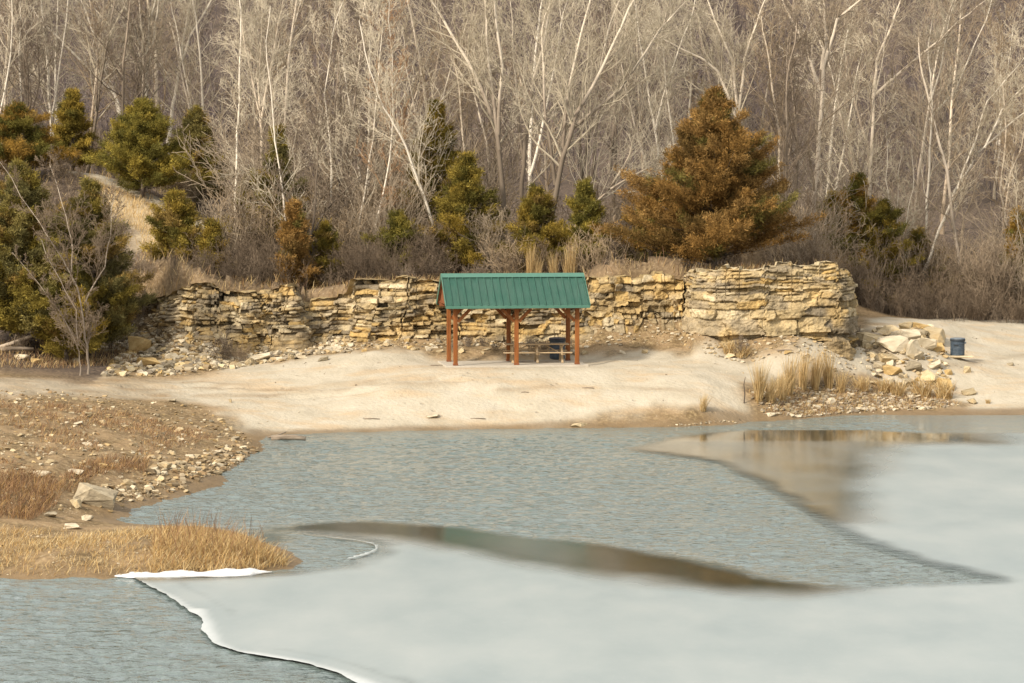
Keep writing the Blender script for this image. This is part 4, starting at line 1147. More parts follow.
SH = [shrub_mesh(i + 60, h, w, n, TW[m]) for i, (h, w, n, m) in enumerate([(2.6, 2.4, 13, 'brush'), (3.2, 2.2, 12, 'brush_pale'), (2.0, 2.4, 14, 'brush'), (1.5, 1.8, 13, 'brush_pale'), (3.6, 2.6, 13, 'grey'), (2.3, 2.2, 14, 'tan'), (1.2, 1.6, 14, 'dark')])]
SHL = ['grey brown leafless brush in the thicket along the wood edge', 'tall pale leafless brush in the thicket along the wood edge', 'low wide brown brush in the thicket along the wood edge', 'short pale twiggy brush in the thicket along the wood edge',
       'tall grey leafless brush in the thicket along the wood edge', 'tan leafless brush in the thicket along the wood edge', 'short dark twiggy brush in the thicket along the wood edge']
def shrub(k, x, y, s=1.0, label=None, group='leafless brush along the wood edge', rz=None):
    if label is None and dist_line(np.array([x]), np.array([y]), track)[0] < 1.3: return None
    o = obj('shrub', SH[k], None, (x, y, hz(x, y) - .02), random.uniform(0, 6.28) if rz is None else rz, s)
    return tag(o, label or SHL[k], 'shrub', group)
rd = random.Random(31)
for i in range(118):                                    # along the top of the ledge and up the slope
    px = 105 + 760 * (i + rd.random()) / 118
    Y = rd.choice([rd.uniform(119.2, 124), rd.uniform(122, 134)])
    x = (px - CX) / F * Y
    if 640 < px < 800 and Y < 124: Y += 6
    if px > 690 and Y < 121: Y = 122 + rd.random() * 4
    x = (px - CX) / F * Y
    if px < 222 and Y > 120.5: continue
    if x > 14.6: Y = max(Y, 133.5); x = (px - CX) / F * Y
    near = Y < 122.5
    shrub(rd.choice([3, 6, 2, 5]) if near else rd.choice([0, 1, 2, 4, 5]), x, Y, rd.uniform(.7, 1.1))
for i in range(66):                                     # right: the dense grey thicket beyond the sand road
    px = 850 + 200 * (i + rd.random()) / 66
    Y = rd.choice([rd.uniform(133.2, 135.5), rd.uniform(135, 141), rd.uniform(138, 147)])
    shrub(rd.choice([0, 1, 2, 4, 5, 0]), (px - CX) / F * Y, Y, rd.uniform(.85, 1.4))
for i in range(34):                                     # left slope
    px = -10 + 240 * (i + rd.random()) / 34
    Y = rd.uniform(116, 150) if px < 110 else rd.uniform(124, 150)
    if 85 < px < 225 and Y < 139: Y = rd.uniform(139, 150)
    shrub(rd.choice([0, 1, 2, 3, 5]), (px - CX) / F * Y, Y, rd.uniform(.6, 1.0))
for i in range(22):                                     # front row of the right thicket
    px = 868 + 175 * (i + rd.random()) / 22; shrub(rd.choice([6, 2, 0, 3]), (px - CX) / F * 132, rd.uniform(130.8, 133.4), rd.uniform(.6, .95))
for i in range(9):
    p = hit(452 + i * 15 + rd.uniform(-5, 5), rd.uniform(346, 355), 113.3); shrub(rd.choice([6, 6, 3]), p[0], p[1], rd.uniform(.3, .6), 'small dead weed bush at the ledge foot inside the shade of the shelter', 'weed bushes behind the shelter')
for px, Y in ((140, 118.9), (156, 121.0), (166, 122.0), (176, 121.8), (150, 119.0), (146, 119.6), (160, 120.5), (172, 119.2), (188, 119.4), (152, 121.5), (182, 121.2)):
    shrub(rd.choice([6, 3, 2]), (px - CX) / F * Y, Y, rd.uniform(.45, .6))
for i in range(44):                                     # brown brush just above the outcrops at left
    px = 130 + 310 * (i + rd.random()) / 44; Y = rd.uniform(118.6, 123)
    if 150 < px < 186 and Y > 119.5: continue
    shrub(rd.choice([0, 2, 6, 2, 3]), (px - CX) / F * Y, Y, rd.uniform(.6, 1.0))
for i in range(84):                                     # tall sapling thicket behind the ledge
    px = rd.choice([rd.uniform(235, 500), rd.uniform(235, 500), rd.uniform(600, 1040)])
    Y = rd.uniform(124, 138) if px < 800 else rd.uniform(136, 148)
    k = rd.choice([0, 4, 5, 5])
    shrub(k, (px - CX) / F * Y, Y, rd.uniform(1.2, 1.95), ['tall grey brown sapling thicket between the bare trees', '', '', '', 'tall grey sapling thicket between the bare trees', 'tall tan sapling thicket between the bare trees'][k], 'sapling thickets between the bare trees')
for px, py, k, s, lab in ((222, 362, 6, 1.0, 'dark brown twiggy bush on the rubble under the left outcrop'), (240, 364, 3, .6, 'small tan bush at the sand edge under the left outcrop'), (40, 352, 2, .55, 'low brown brush beside the fallen logs at left'),
                          (110, 352, 3, .8, 'thin bare brush in front of the dark recess of the left outcrop'), (128, 340, 1, .7, 'tall thin bare brush over the dark recess at left'), (742, 356, 6, .7, 'small dark bush at the foot of the square block'),
                          (855, 338, 6, .55, 'dark bramble at the right foot of the square block'), (20, 352, 3, .6, 'pale low brush at the left edge above the road'), (75, 352, 5, .6, 'tan brush around the foot of the shrubby tree')):
    p = hit(px, py); shrub(k, p[0], p[1], s, lab, None)

# ------------------------------------------------------------------ grass
t = NT('dry_grass'); c = t.attr('tint', 'Color')
tr = t.node('ShaderNodeBsdfTranslucent'); t.link(c, tr.inputs[0]); t.base(c, .8, .15)
ad = t.node('ShaderNodeMixShader', Fac=.25); t.link(t.b.outputs[0], ad.inputs[1]); t.link(tr.outputs[0], ad.inputs[2]); t.link(ad.outputs[0], t.n['Material Output'].inputs[0])
m_grass = t.m
def blades(P, hgt_, width, lean, cols, r, bend=.5, wind=(.25, 0)):
    """curved tapering blades rooted at P"""
    n = len(P)
    h = hgt_ * (.3 + .8 * r.random(n) ** .8)
    a = r.uniform(0, 6.283, n); l = lean * r.uniform(.2, 1.2, n)
    dx = np.cos(a) * l + wind[0] * lean; dy = np.sin(a) * l + wind[1]
    b = r.uniform(0, 6.283, n); wx_, wy_ = np.cos(b) * width / 2, np.sin(b) * width / 2
    rows = []
    for f, wf in ((0, .8), (.4, 1), (.75, .8), (1, .25)):
        cx = P[:, 0] + dx * h * (f * (1 - bend) + bend * f * f); cy = P[:, 1] + dy * h * (f * (1 - bend) + bend * f * f)
        cz = P[:, 2] + h * f * (1 - .18 * l * f)
        rows.append(np.stack([cx - wx_ * wf, cy - wy_ * wf, cz], -1)); rows.append(np.stack([cx + wx_ * wf, cy + wy_ * wf, cz], -1))
    V = np.stack(rows, 1)
    i0 = np.arange(n)[:, None] * 8
    Q = np.concatenate([i0 + np.array([k, k + 1, k + 3, k + 2]) for k in (0, 2, 4)], 0)
    ci = np.array(cols)[r.integers(0, len(cols), n)] * r.uniform(.75, 1.25, (n, 1))
    return V.reshape(-1, 3), Q, np.repeat(ci, 8, 0)
STRAW = [(.50, .36, .17), (.58, .44, .23), (.42, .28, .12), (.46, .34, .17)]
GOLD = [(.46, .31, .13), (.53, .39, .19), (.37, .23, .09), (.58, .46, .26)]
REDB = [(.22, .125, .065), (.29, .175, .09), (.17, .095, .055), (.36, .235, .125)]

def clump(seed, h, rad, n, cols, lean=.28, width=.022):
    r = np.random.default_rng(seed)
    a = r.uniform(0, 6.283, n); d = rad * np.sqrt(r.random(n))
    P = np.stack([np.cos(a) * d, np.sin(a) * d, np.full(n, -.05)], -1)
    V, Q, Cc = blades(P, h, width, lean, cols, r)
    return mesh_np('grass_clump', V, Q, attrs={'tint': Cc}, mats=[m_grass])
CLS = [clump(1, 1.85, .17, 190, STRAW, .26, .018), clump(2, 1.35, .22, 190, STRAW, .4, .018), clump(3, .75, .30, 220, GOLD, .7), clump(4, 2.0, .18, 160, STRAW, .2, .018), clump(5, .55, .35, 260, REDB, .5)]
def put_clump(k, px, py, s, lab, grp=None, y0=48):
    p = hit(px, py, y0)
    o = obj('grass_clump', CLS[k], None, p, random.uniform(0, 6.28), s); tag(o, lab, 'grass clump', grp); return o
G = [(0, 759, 404, .95, 'tall straw grass clump nearest the water at the left of the shore tufts'), (1, 770, 403, .8, 'leaning straw clump second from the left of the shore tufts'), (0, 789, 396, .95, 'tall straw clump behind the grey shore stones'),
     (1, 781, 400, .9, 'wide straw clump among the grey shore stones'), (3, 803, 390, .85, 'tall thin straw clump in front of the sand mound'), (0, 815, 391, .9, 'straw clump at the middle of the shore tufts'), (0, 829, 390, .95, 'upright straw clump near the boulder heap'),
     (1, 841, 392, .7, 'last straw clump before the boulder heap'), (2, 862, 390, .9, 'golden low clump under the boulder heap'), (2, 884, 392, .9, 'golden bunch grass left of the orange bunch at the heap foot'), (2, 923, 396, 1.2, 'orange bunch grass at the foot of the boulder heap'),
     (2, 944, 398, 1.25, 'rounded golden bunch grass at the right end of the heap'), (2, 897, 396, 1.0, 'small dull bunch grass between stones at the heap foot'), (1, 703, 412, .52, 'lone small straw tuft on the bare sand near the water'),
     (2, 988, 404, .3, 'tiny tuft at the waterline on the right sand'), (2, 742, 357, .8, 'dry grass tuft under the square block, left part'), (2, 730, 355, .9, 'brown tuft at the foot of the square block face')]
for a in G: put_clump(*a)
for i, (px, k, s) in enumerate(((530, 3, .85), (537, 3, .6), (554, 0, .7), (572, 3, .9), (567, 0, .65))):
    Y = 119.4; x = WY(px, 272, Y)[0]; z = hz(x, Y)
    tag(obj('grass_clump', CLS[k], None, (x, Y, z), i * 1.3, (s, s, s * 1.1)), ['tall straw reed clump behind the roof ridge, leftmost', 'short straw reed clump behind the roof, beside the leftmost', 'straw reed clump behind the roof in the middle', 'tallest straw reed clump behind the right part of the roof', 'straw reed clump beside the tallest one behind the roof'][i], 'grass clump')
p = hit(744, 404); stt = [([Vector((0, 0, -.05)), Vector((.03, 0, .35)), Vector((-.01, .01, .75)), Vector((.05, 0, 1.05))], [.03, .028, .02, .01], 6)]
v, q = build_tubes(stt); tag(obj('dead_stalk', mesh_np('dead_stalk', v, q, smooth=True, mats=[BK['dark']]), None, p), 'dark dead upright stalk left of the shore straw tufts', 'stalk')

def scatter(poly, n, seed, zmin=.02):
    r = np.random.default_rng(seed); poly = np.asarray(poly)
    lo, hi = poly[:, :2].min(0), poly[:, :2].max(0); got = []
    cnt = 0
    while cnt < n:
        q = r.uniform(lo, hi, (n * 3, 2)); q = q[sdf_poly(q[:, 0], q[:, 1], poly) < 0]
        z = hgt(q[:, 0], q[:, 1]); q = np.c_[q, z][z > zmin]
        got.append(q); cnt += len(q)
        if len(got) > 30: break
    return np.concatenate(got)[:n]
def stuff_grass(name, parts, label):
    Vs, Qs, Cs, b = [], [], [], 0
    for P, h, wdt, lean, cols, seed in parts:
        P = P.copy(); P[:, 2] -= .03
        V, Q, Cc = blades(P, h, wdt, lean, cols, np.random.default_rng(seed))
        Vs.append(V); Qs.append(Q + b); Cs.append(Cc); b += len(V)
    me = mesh_np(name, np.concatenate(Vs), np.concatenate(Qs), attrs={'tint': np.concatenate(Cs)}, mats=[m_grass])
    return tag(obj(name, me), label, kind='stuff')
isl = Wp([(-40, 574), (100, 574), (200, 572), (262, 569), (298, 562), (282, 552), (252, 543), (235, 534), (200, 528), (160, 527), (120, 530), (60, 531), (-40, 534)], .25)
crest = Wp([(150, 556), (230, 556), (262, 560), (270, 552), (240, 540), (190, 534), (160, 540)], .3)
spit = Wp([(150, 566), (215, 563), (262, 566), (298, 563), (282, 553), (250, 545), (200, 532), (160, 534)], .25)
P1 = scatter(isl, 7000, 1); nn = fbm(P1[:, 0] * .9, P1[:, 1] * .6, 70, 3)
P1 = P1[nn > -.28]
P2 = scatter(spit, 5200, 2); P3 = scatter(crest, 1800, 3)
stuff_grass('dry_grass', [(P1, .25, .013, .95, GOLD, 3), (P2, .36, .013, .9, GOLD, 4), (P3, .52, .012, .7, GOLD[:2] + REDB[1:2], 6), (scatter(spit, 260, 9), .95, .012, .5, REDB, 8)], 'golden dry grass matted over the low spit')
lb1 = Hp([(-40, 520, .4), (30, 522, .35), (58, 505, .5), (62, 486, .7), (30, 476, .9), (-40, 478, 1.0)])
lb2 = Hp([(55, 490, .6), (88, 494, .5), (90, 480, .7), (110, 472, .7), (145, 474, .6), (150, 462, .8), (100, 460, .9), (70, 470, .9)])
lb3 = Hp([(-40, 470, 1.2), (60, 462, 1.2), (150, 455, .9), (220, 440, .4), (150, 418, 1.3), (60, 405, 2), (-40, 400, 2.3)])
P3 = scatter(lb3, 9000, 12); P3 = P3[fbm(P3[:, 0] * .55, P3[:, 1] * .3, 71, 4) > -.02]
stuff_grass('brown_grass', [(scatter(lb1, 3000, 10), .42, .014, .8, REDB + GOLD[2:3], 5), (scatter(lb2, 1500, 11), .30, .014, .9, REDB + GOLD[2:3], 6), (P3, .22, .016, .9, REDB + STRAW[2:3], 7)], 'reddish brown dead grass over the left bank')
topl = np.vstack([[(x, Yc(x) + .9, 0) for x in np.linspace(-17.5, 14.6, 60)], [(x, Yc(x) + 7, 0) for x in np.linspace(14.6, -17.5, 60)]])
P5 = scatter(topl, 13000, 14); P6 = scatter(hillgrass, 4200, 15)
P5 = P5[dist_line(P5[:, 0], P5[:, 1], track) > 1.0]; P6 = P6[dist_line(P6[:, 0], P6[:, 1], track) > .95]
rb_ = np.array([[14.5, 131.6, 0], [40, 132.2, 0], [42, 150, 0], [14.5, 148, 0]])
lf = np.array([[-40, 112, 0], [-19, 115, 0], [-17.5, 124, 0], [-16, 140, 0], [-45, 150, 0]])
stuff_grass('dead_undergrowth', [(P5, .55, .02, .6, STRAW + STRAW + REDB + [(.24, .17, .10), (.20, .14, .09)], 8), (P6, .35, .02, .6, STRAW, 9), (scatter(rb_, 6000, 16), .7, .022, .5, [(.26, .2, .145), (.20, .15, .11), (.33, .26, .18)], 10), (scatter(Hp([(-20, 346), (60, 344), (132, 340), (140, 362), (60, 369), (-20, 368)]), 2600, 19), .32, .02, .7, STRAW + REDB, 13), (scatter(lf, 5000, 17), .45, .022, .6, STRAW + [(.24, .17, .10)], 11)], 'dead grass and litter under the trees')
rsh = Hp([(745, 392, .9), (800, 386, 1.1), (880, 388, 1.2), (930, 396, .7), (962, 406, .2), (900, 411, 0), (765, 418, .05)])
P7 = scatter(rsh, 3000, 18)
stuff_grass('shore_weeds', [(P7, .25, .016, .9, REDB + GOLD, 12)], 'low brown weeds between the stones on the right shore')
# ------------------------------------------------------------------ loose rock
t = NT('boulder'); v = t.coord()
n1 = t.noise(v, 1.3, 7, .65); n2 = t.noise(v, 9, 6, .7)
c = t.ramp(n1, [(.25, (.29, .22, .125)), (.45, (.41, .325, .195)), (.6, (.48, .395, .255)), (.8, (.54, .46, .33))])
c = t.mix(t.ramp(t.noise(v, .9, 4, .6), [(.55, 0), (.75, .6)]), c, (.47, .30, .10))
c = t.mix(t.ramp(n2, [(.55, 0), (.8, .5)]), c, (.25, .20, .13))
c = t.vary(c, .4)
t.bump(t.math('ADD', n2, n1), .7, .05)
m_rock = t.base(c, .92, .15)
m_grey = mat_noise('grey_stone', [(.25, (.18, .15, .105)), (.5, (.30, .25, .17)), (.75, (.44, .375, .26))], 4, .9, .6, vary=.5)
m_och = mat_noise('ochre_stone', [(.25, (.30, .195, .08)), (.5, (.43, .30, .13)), (.75, (.50, .38, .20))], 3, .9, .6, vary=.2)
m_white = mat_noise('white_stone', [(.25, (.38, .32, .22)), (.5, (.50, .43, .31)), (.75, (.58, .51, .39))], 3, .9, .5, vary=.2)

def rock_mesh(seed, m, sub=1, flat=1.0):
    r = np.random.default_rng(seed)
    bm = bmesh.new()
    for k in range(12):
        d = r.normal(size=3); d /= np.linalg.norm(d)
        p = d * r.uniform(.75, 1.05); p = np.sign(p) * np.abs(p) ** .55
        bm.verts.new(p * .5)
    bmesh.ops.convex_hull(bm, input=bm.verts[:])
    for vv in [x for x in bm.verts if not x.link_faces]: bm.verts.remove(vv)
    if sub:
        bmesh.ops.bevel(bm, geom=bm.edges[:], offset=.018, segments=1, affect='EDGES')
        bmesh.ops.triangulate(bm, faces=bm.faces[:])
        bmesh.ops.subdivide_edges(bm, edges=[e for e in bm.edges if e.calc_length() > .18], cuts=1, use_grid_fill=False)
        bmesh.ops.triangulate(bm, faces=bm.faces[:])
        for vv in bm.verts: vv.co += Vector(r.normal(size=3) * .014)
    me = bpy.data.meshes.new('boulder'); bm.to_mesh(me); bm.free(); me.materials.append(m)
    return me
RK = {k: [rock_mesh(s * 10 + i, m) for i in range(7)] for s, (k, m) in enumerate((('tan', m_rock), ('grey', m_grey), ('ochre', m_och), ('white', m_white)))}
_rk = [0]
def rock(px, py, w, h, kind, label, group=None, tilt=(0, 0), rz=None, depth=.8, y0=48, name='boulder', dz=0.0):
    """px, py: centre in the picture; w, h: its size there"""
    p = hit(px, py + h * .42, y0)
    sc = p[1] / F
    _rk[0] += 1
    o = obj(name, RK[kind][_rk[0] % 7], None, (p[0], p[1] + .1, p[2] + h * sc * .36 + dz))
    o.scale = (w * sc * 1.08, w * sc * depth, h * sc * 1.12)
    o.rotation_euler = (tilt[0], tilt[1], random.uniform(-.5, .5) if rz is None else rz)
    return tag(o, label, 'boulder', group)

HEAP = [(922, 326, 22, 6, 'ochre', 'flat ochre slab on the very top of the boulder heap'), (906, 327, 15, 8, 'tan', 'rounded tan boulder beside the flat ochre slab at the top'), (889, 331, 20, 11, 'tan', 'round topped boulder on the upper left of the heap'),
        (872, 338, 26, 11, 'tan', 'broad tan boulder at the left shoulder of the heap'), (910, 335, 22, 11, 'white', 'pale block in the upper middle of the heap'), (934, 335, 25, 13, 'tan', 'large tan boulder at the upper right of the heap'),
        (866, 346, 12, 9, 'tan', 'small boulder at the left foot of the heap'), (893, 345, 30, 13, 'white', 'biggest pale slab in the centre of the heap'), (912, 350, 14, 19, 'white', 'upright pale slab right of the biggest slab'),
        (926, 344, 18, 14, 'white', 'wedge shaped whitish block right of the upright slab'), (939, 348, 12, 11, 'ochre', 'brownish boulder next to the barrel side of the heap'), (890, 357, 26, 13, 'tan', 'yellowish tilted slab under the biggest slab'),
        (918, 357, 12, 9, 'grey', 'grey boulder in the shaded gap of the heap'), (935, 366, 15, 9, 'white', 'clean white block on the right flank of the heap'), (893, 371, 22, 10, 'ochre', 'orange tinted boulder low on the left of the heap'),
        (913, 366, 18, 9, 'grey', 'dull flat rock low in the middle of the heap'), (928, 377, 24, 10, 'tan', 'tan slab leaning at the lower right of the heap'), (946, 384, 18, 11, 'ochre', 'ochre boulder at the lowest right corner of the heap'),
        (969, 391, 16, 12, 'tan', 'lone tan boulder on the sand right of the heap'), (972, 402, 11, 6, 'tan', 'small stone on the sand just above the right waterline'), (968, 370, 10, 8, 'tan', 'small tan stone on the sand below the barrel'),
        (908, 383, 16, 9, 'grey', 'grey stone at the lower middle of the heap'), (872, 357, 12, 8, 'tan', 'tan stone below the left shoulder of the heap'), (879, 366, 14, 8, 'grey', 'dull stone at the lower left flank of the heap'),
        (1010, 365, 9, 3, 'grey', 'small dark flat stone alone on the right sand')]
for i, (px, py, w, h, k, lab) in enumerate(HEAP):
    rock(px, py, w * (1.12 if i < 18 else 1), h * (1.12 if i < 18 else 1), k, lab, 'boulders of the heap' if i < 18 else None, (random.uniform(-.25, .25), random.uniform(-.3, .3)))
_r = random.Random(4)
for i in range(40):
    px = _r.uniform(862, 952); py = _r.uniform(330, 386)
    if px > 925 and 338 < py < 362: px -= 60
    rock(px, py, _r.uniform(5, 12), _r.uniform(4, 8), _r.choice(['tan', 'tan', 'white', 'grey', 'ochre']), 'smaller broken stone wedged between the boulders of the heap', 'small stones of the boulder heap', (_r.uniform(-.4, .4), _r.uniform(-.4, .4)))
rock(97, 497, 46, 22, 'grey', 'large tan grey boulder at the water on the left bank', None, (.1, .30), .15, .55)
rock(40, 475, 22, 7, 'white', 'flat whitish stone lying in the brown grass of the left bank')
rock(72, 527, 20, 6, 'white', 'flat pale stone at the inlet beside the golden spit')
rock(75, 472, 16, 6, 'white', 'pale stone in the left bank just uphill of the reddish grass')
rock(128, 483, 12, 6, 'tan', 'tan stone directly above the large tan grey boulder')
rock(104, 466, 14, 6, 'ochre', 'ochre tinted flat stone in the left bank')
rock(165, 467, 12, 8, 'tan', 'yellowish boulder close to the inlet water')
rock(160, 480, 12, 8, 'tan', 'rounded stone at the inlet edge below the yellowish one')
rock(86, 518, 14, 7, 'white', 'whitish stone between boulder and golden spit')
rock(50, 515, 14, 6, 'grey', 'grey flat stone beside the reddish grass near the spit')
rock(75, 505, 14, 10, 'tan', 'tan stone left of the large tan grey boulder')
rock(433, 417, 15, 4, 'white', 'flat pale stone on the sand beach left of the middle')
rock(580, 426, 18, 4, 'tan', 'flat tan stone at the waterline below the shelter')
rock(787, 353, 11, 4, 'ochre', 'small ochre stone on the sand mound')
rock(730, 357, 12, 5, 'tan', 'tan stone at the sand edge under the square block')
rock(770, 415, 12, 4, 'white', 'flat pale stone at the waterline under the straw tufts'); rock(832, 402, 8, 8, 'white', 'angular whitish stone among the shore weeds'); rock(862, 410, 14, 4, 'white', 'long pale stone at the right waterline'); rock(918, 408, 9, 4, 'white', 'small pale stone at the waterline below the heap')
rock(790, 410, 9, 4, 'grey', 'grey stone at the waterline under the tufts')
rock(75, 361, 9, 6, 'white', 'round white stone at the road edge beside the leaning log')
rock(36, 361, 12, 6, 'ochre', 'ochre stone at the left road edge'); rock(20, 357, 18, 6, 'white', 'pale flat stone at the far left road edge')
rock(110, 362, 8, 7, 'ochre', 'ochre stone at the left corner of the rubble'); rock(118, 359, 8, 6, 'white', 'pale stone above the left corner of the rubble')
rock(262, 357, 26, 11, 'white', 'big pale block at the foot of the left outcrop beside the sand'); rock(250, 362, 12, 8, 'tan', 'tan block leaning against the big pale block'); rock(172, 357, 15, 8, 'white', 'pale slab in the middle of the left rubble')
rock(140, 345, 26, 20, 'ochre', 'large ochre rock face block at the left end of the rubble'); rock(148, 362, 26, 9, 'ochre', 'flat ochre block at the bottom of the left rubble')
rd = random.Random(8)
for i in range(62):                                    # fallen blocks below the left outcrop
    px = 118 + 227 * rd.random() ** 1.5; py = rd.uniform(318 if px < 190 else 335, 372) - (px - 118) * .06
    rock(px, py, rd.uniform(5, 13), rd.uniform(3.5, 8), rd.choice(['tan', 'tan', 'grey', 'ochre', 'white']), 'broken limestone block in the rubble below the left outcrop', 'rubble blocks below the left outcrop', (rd.uniform(-.4, .4), rd.uniform(-.4, .4)), y0=100)
for i in range(26):
    px = rd.uniform(345, 690); py = rd.uniform(338, 356)
    rock(px, py, rd.uniform(4, 10), rd.uniform(3, 6), rd.choice(['tan', 'grey', 'ochre', 'tan', 'white']), 'small fallen limestone block at the foot of the ledge behind the shelter', 'fallen blocks at the ledge foot', (rd.uniform(-.4, .4), rd.uniform(-.4, .4)), y0=113.5)
for i in range(60):                                    # left bank
    px = rd.uniform(0, 245); py = rd.uniform(396, 505)
    p = hit(px, py)
    if p[2] < .03: continue
    rock(px, py, rd.uniform(4, 11), rd.uniform(2.5, 5), rd.choice(['tan', 'tan', 'white', 'grey']), 'loose pale stone scattered on the brown left bank', 'stones scattered on the left bank')
for i in range(36):
    px = rd.uniform(760, 960); py = rd.uniform(388, 412)
    p = hit(px, py)
    if p[2] < .03: continue
    rock(px, py, rd.uniform(4, 9), rd.uniform(2.5, 5), rd.choice(['grey', 'grey', 'tan', 'white']), 'loose stone scattered on the weedy right shore', 'stones scattered on the right shore')

# gravel: countless small stones
def gravel(name, sets, label):
    pro = []
    for s in range(5):
        bm = bmesh.new(); r = np.random.default_rng(s + 70)
        for k in range(9):
            d = r.normal(size=3); d /= np.linalg.norm(d); bm.verts.new(d * .5)
        bmesh.ops.convex_hull(bm, input=bm.verts[:])
        bm.verts.index_update()
        pro.append((np.array([x.co[:] for x in bm.verts]), np.array([[x.index for x in f.verts] for f in bm.faces])))
        bm.free()
    Vs, Ts, Cs, b = [], [], [], 0
    for P, lo, hi, cols, seed in sets:
        r = np.random.default_rng(seed)
        for i, p in enumerate(P):
            v, f = pro[i % 5]
            s = lo + (hi - lo) * r.random() ** 2.5
            a = r.uniform(0, 6.28); c_, s_ = math.cos(a), math.sin(a)
            vv = v * np.array([s * r.uniform(.8, 1.5), s, s * r.uniform(.4, .8)])
            vv = np.stack([vv[:, 0] * c_ - vv[:, 1] * s_, vv[:, 0] * s_ + vv[:, 1] * c_, vv[:, 2]], -1) + p + [0, 0, s * .1]
            Vs.append(vv); Ts.append(f + b); b += len(v)
            Cs.append(np.broadcast_to(np.array(cols[r.integers(len(cols))]) * r.uniform(.75, 1.2), vv.shape))
    t = NT(name + '_stone'); m = t.base(t.attr('tint', 'Color'), .92, .15)
    me = mesh_np(name, np.concatenate(Vs), None, np.concatenate(Ts), attrs={'tint': np.concatenate(Cs)}, mats=[m])
    return tag(obj(name, me), label, kind='stuff')
PALE = [(.40, .32, .20), (.47, .40, .28), (.32, .24, .14), (.37, .27, .14), (.26, .21, .14)]
GREYS = [(.30, .25, .18), (.42, .36, .26), (.22, .18, .13), (.52, .45, .33), (.36, .27, .15)]
bankp = Hp([(-40, 520, .4), (110, 516, .1), (165, 499, .1), (218, 475, .1), (262, 450, .1), (255, 438, .2), (200, 405, 1.3), (100, 395, 1.9), (-40, 385, 2.4)])
inlet = Hp([(100, 505, .2), (165, 499, .05), (218, 476, .05), (258, 452, .05), (235, 445, .3), (190, 460, .5), (140, 478, .5), (80, 495, .6)])
talus = np.vstack([[(x, Yc(x) - 2.2, 0) for x in np.linspace(-18.5, -7, 30)], [(x, Yc(x) + .1, 0) for x in np.linspace(-7, -18.5, 30)]])
talus2 = np.vstack([[(x, Yc(x) - 1.5, 0) for x in np.linspace(-7, 14.8, 30)], [(x, Yc(x) + .1, 0) for x in np.linspace(14.8, -7, 30)]])
heapp = Hp([(855, 350, 2.5), (880, 328, 3), (930, 325, 3), (945, 345, 2.6), (950, 385, 1.4), (890, 388, 1.3), (862, 370, 2)])
shorel = Wp([(262, 435, .05), (420, 431, .02), (620, 428, .02), (760, 422, .02), (760, 417, .2), (620, 422, .25), (420, 424, .3), (262, 428, .3)])
talus_left = Hp([(100, 376), (128, 345), (165, 316), (205, 330), (262, 348), (255, 366), (150, 377)])
BRIGHT = [(.52, .40, .21), (.58, .48, .30), (.48, .33, .13), (.40, .33, .22)]
gravel('gravel', [(scatter(talus_left, 1000, 40), .05, .50, BRIGHT + GREYS + PALE, 10), (scatter(bankp, 2500, 30, .03), .03, .22, PALE + [(.25, .17, .09), (.30, .21, .10)], 1), (scatter(inlet, 850, 31, .0), .04, .34, PALE + [(.25, .17, .09), (.2, .15, .09)], 2), (scatter(talus, 3400, 32), .05, .40, PALE + GREYS, 3), (scatter(talus2, 1500, 33), .04, .24, PALE + GREYS, 4),
                  (scatter(rsh, 1500, 34, .0), .05, .30, GREYS, 5), (scatter(heapp, 500, 35), .08, .40, PALE, 6), (scatter(shorel, 260, 36, .01), .03, .14, GREYS, 7), (scatter(sand_poly, 420, 39, .2), .02, .10, GREYS + [(.12, .09, .06)], 9), (scatter(isl, 500, 37, .02), .03, .12, PALE, 8)], 'small broken stones strewn over banks and rock foot')

# ------------------------------------------------------------------ logs and sticks
def log(px, py, pts, r0, label, m, y0=48, name='log', stubs=True):
    p = hit(px, py, y0); p[2] = max(p[2], -.02); P = [Vector(a) for a in pts]
    n = len(P); tb = [(P, [r0 * (1 - .35 * i / (n - 1)) for i in range(n)], 8)]
    if stubs:
        for i in range(1, n - 1): tb.append(([P[i], P[i] + Vector((.1, -.1, .18)), P[i] + Vector((.16, -.15, .4))], [r0 * .3, r0 * .22, .01], 4))
    v, q = build_tubes(tb)
    # close the ends
    bm = bmesh.new(); me = mesh_np(name, v, q, smooth=True, mats=[m]); bm.from_mesh(me)
    bmesh.ops.holes_fill(bm, edges=[e for e in bm.edges if len(e.link_faces) == 1], sides=10); bm.to_mesh(me); bm.free()
    return tag(obj(name, me, None, p), label, 'log')
m_log = mat_noise('driftwood', [(.3, (.11, .085, .06)), (.5, (.22, .175, .13)), (.75, (.42, .35, .27))], 5, .9, .4, stretch=(.2, 1, 1))
m_logp = mat_noise('bleached_log', [(.3, (.26, .21, .155)), (.7, (.46, .38, .29))], 5, .9, .4, stretch=(.2, 1, 1))
log(288, 444, [(-.62, 0, .02), (-.25, .05, .09), (.25, 0, .10), (.66, -.05, .05)], .12, 'dark driftwood log lying at the water edge where inlet meets beach', m_log, stubs=False)
log(277, 440, [(-.35, 0, .02), (0, .05, .10), (.35, 0, .24)], .04, 'thin dark branch sticking up behind the driftwood log', m_log, stubs=False)
log(22, 352, [(-1.3, 0, .05), (-.4, .1, .35), (.3, 0, .62), (.7, .1, .8)], .10, 'bleached fallen trunk raised at one end at the left edge', m_logp)
log(12, 354, [(-1.0, 0, .1), (0, 0, .22), (.9, .1, .18)], .11, 'dark fallen trunk beneath the bleached one at the left edge', m_log)
log(71, 360, [(-.45, 0, .05), (.1, .05, .28), (.75, .1, .55)], .07, 'pale log leaning by the foot of the bare shrubby tree', m_logp)
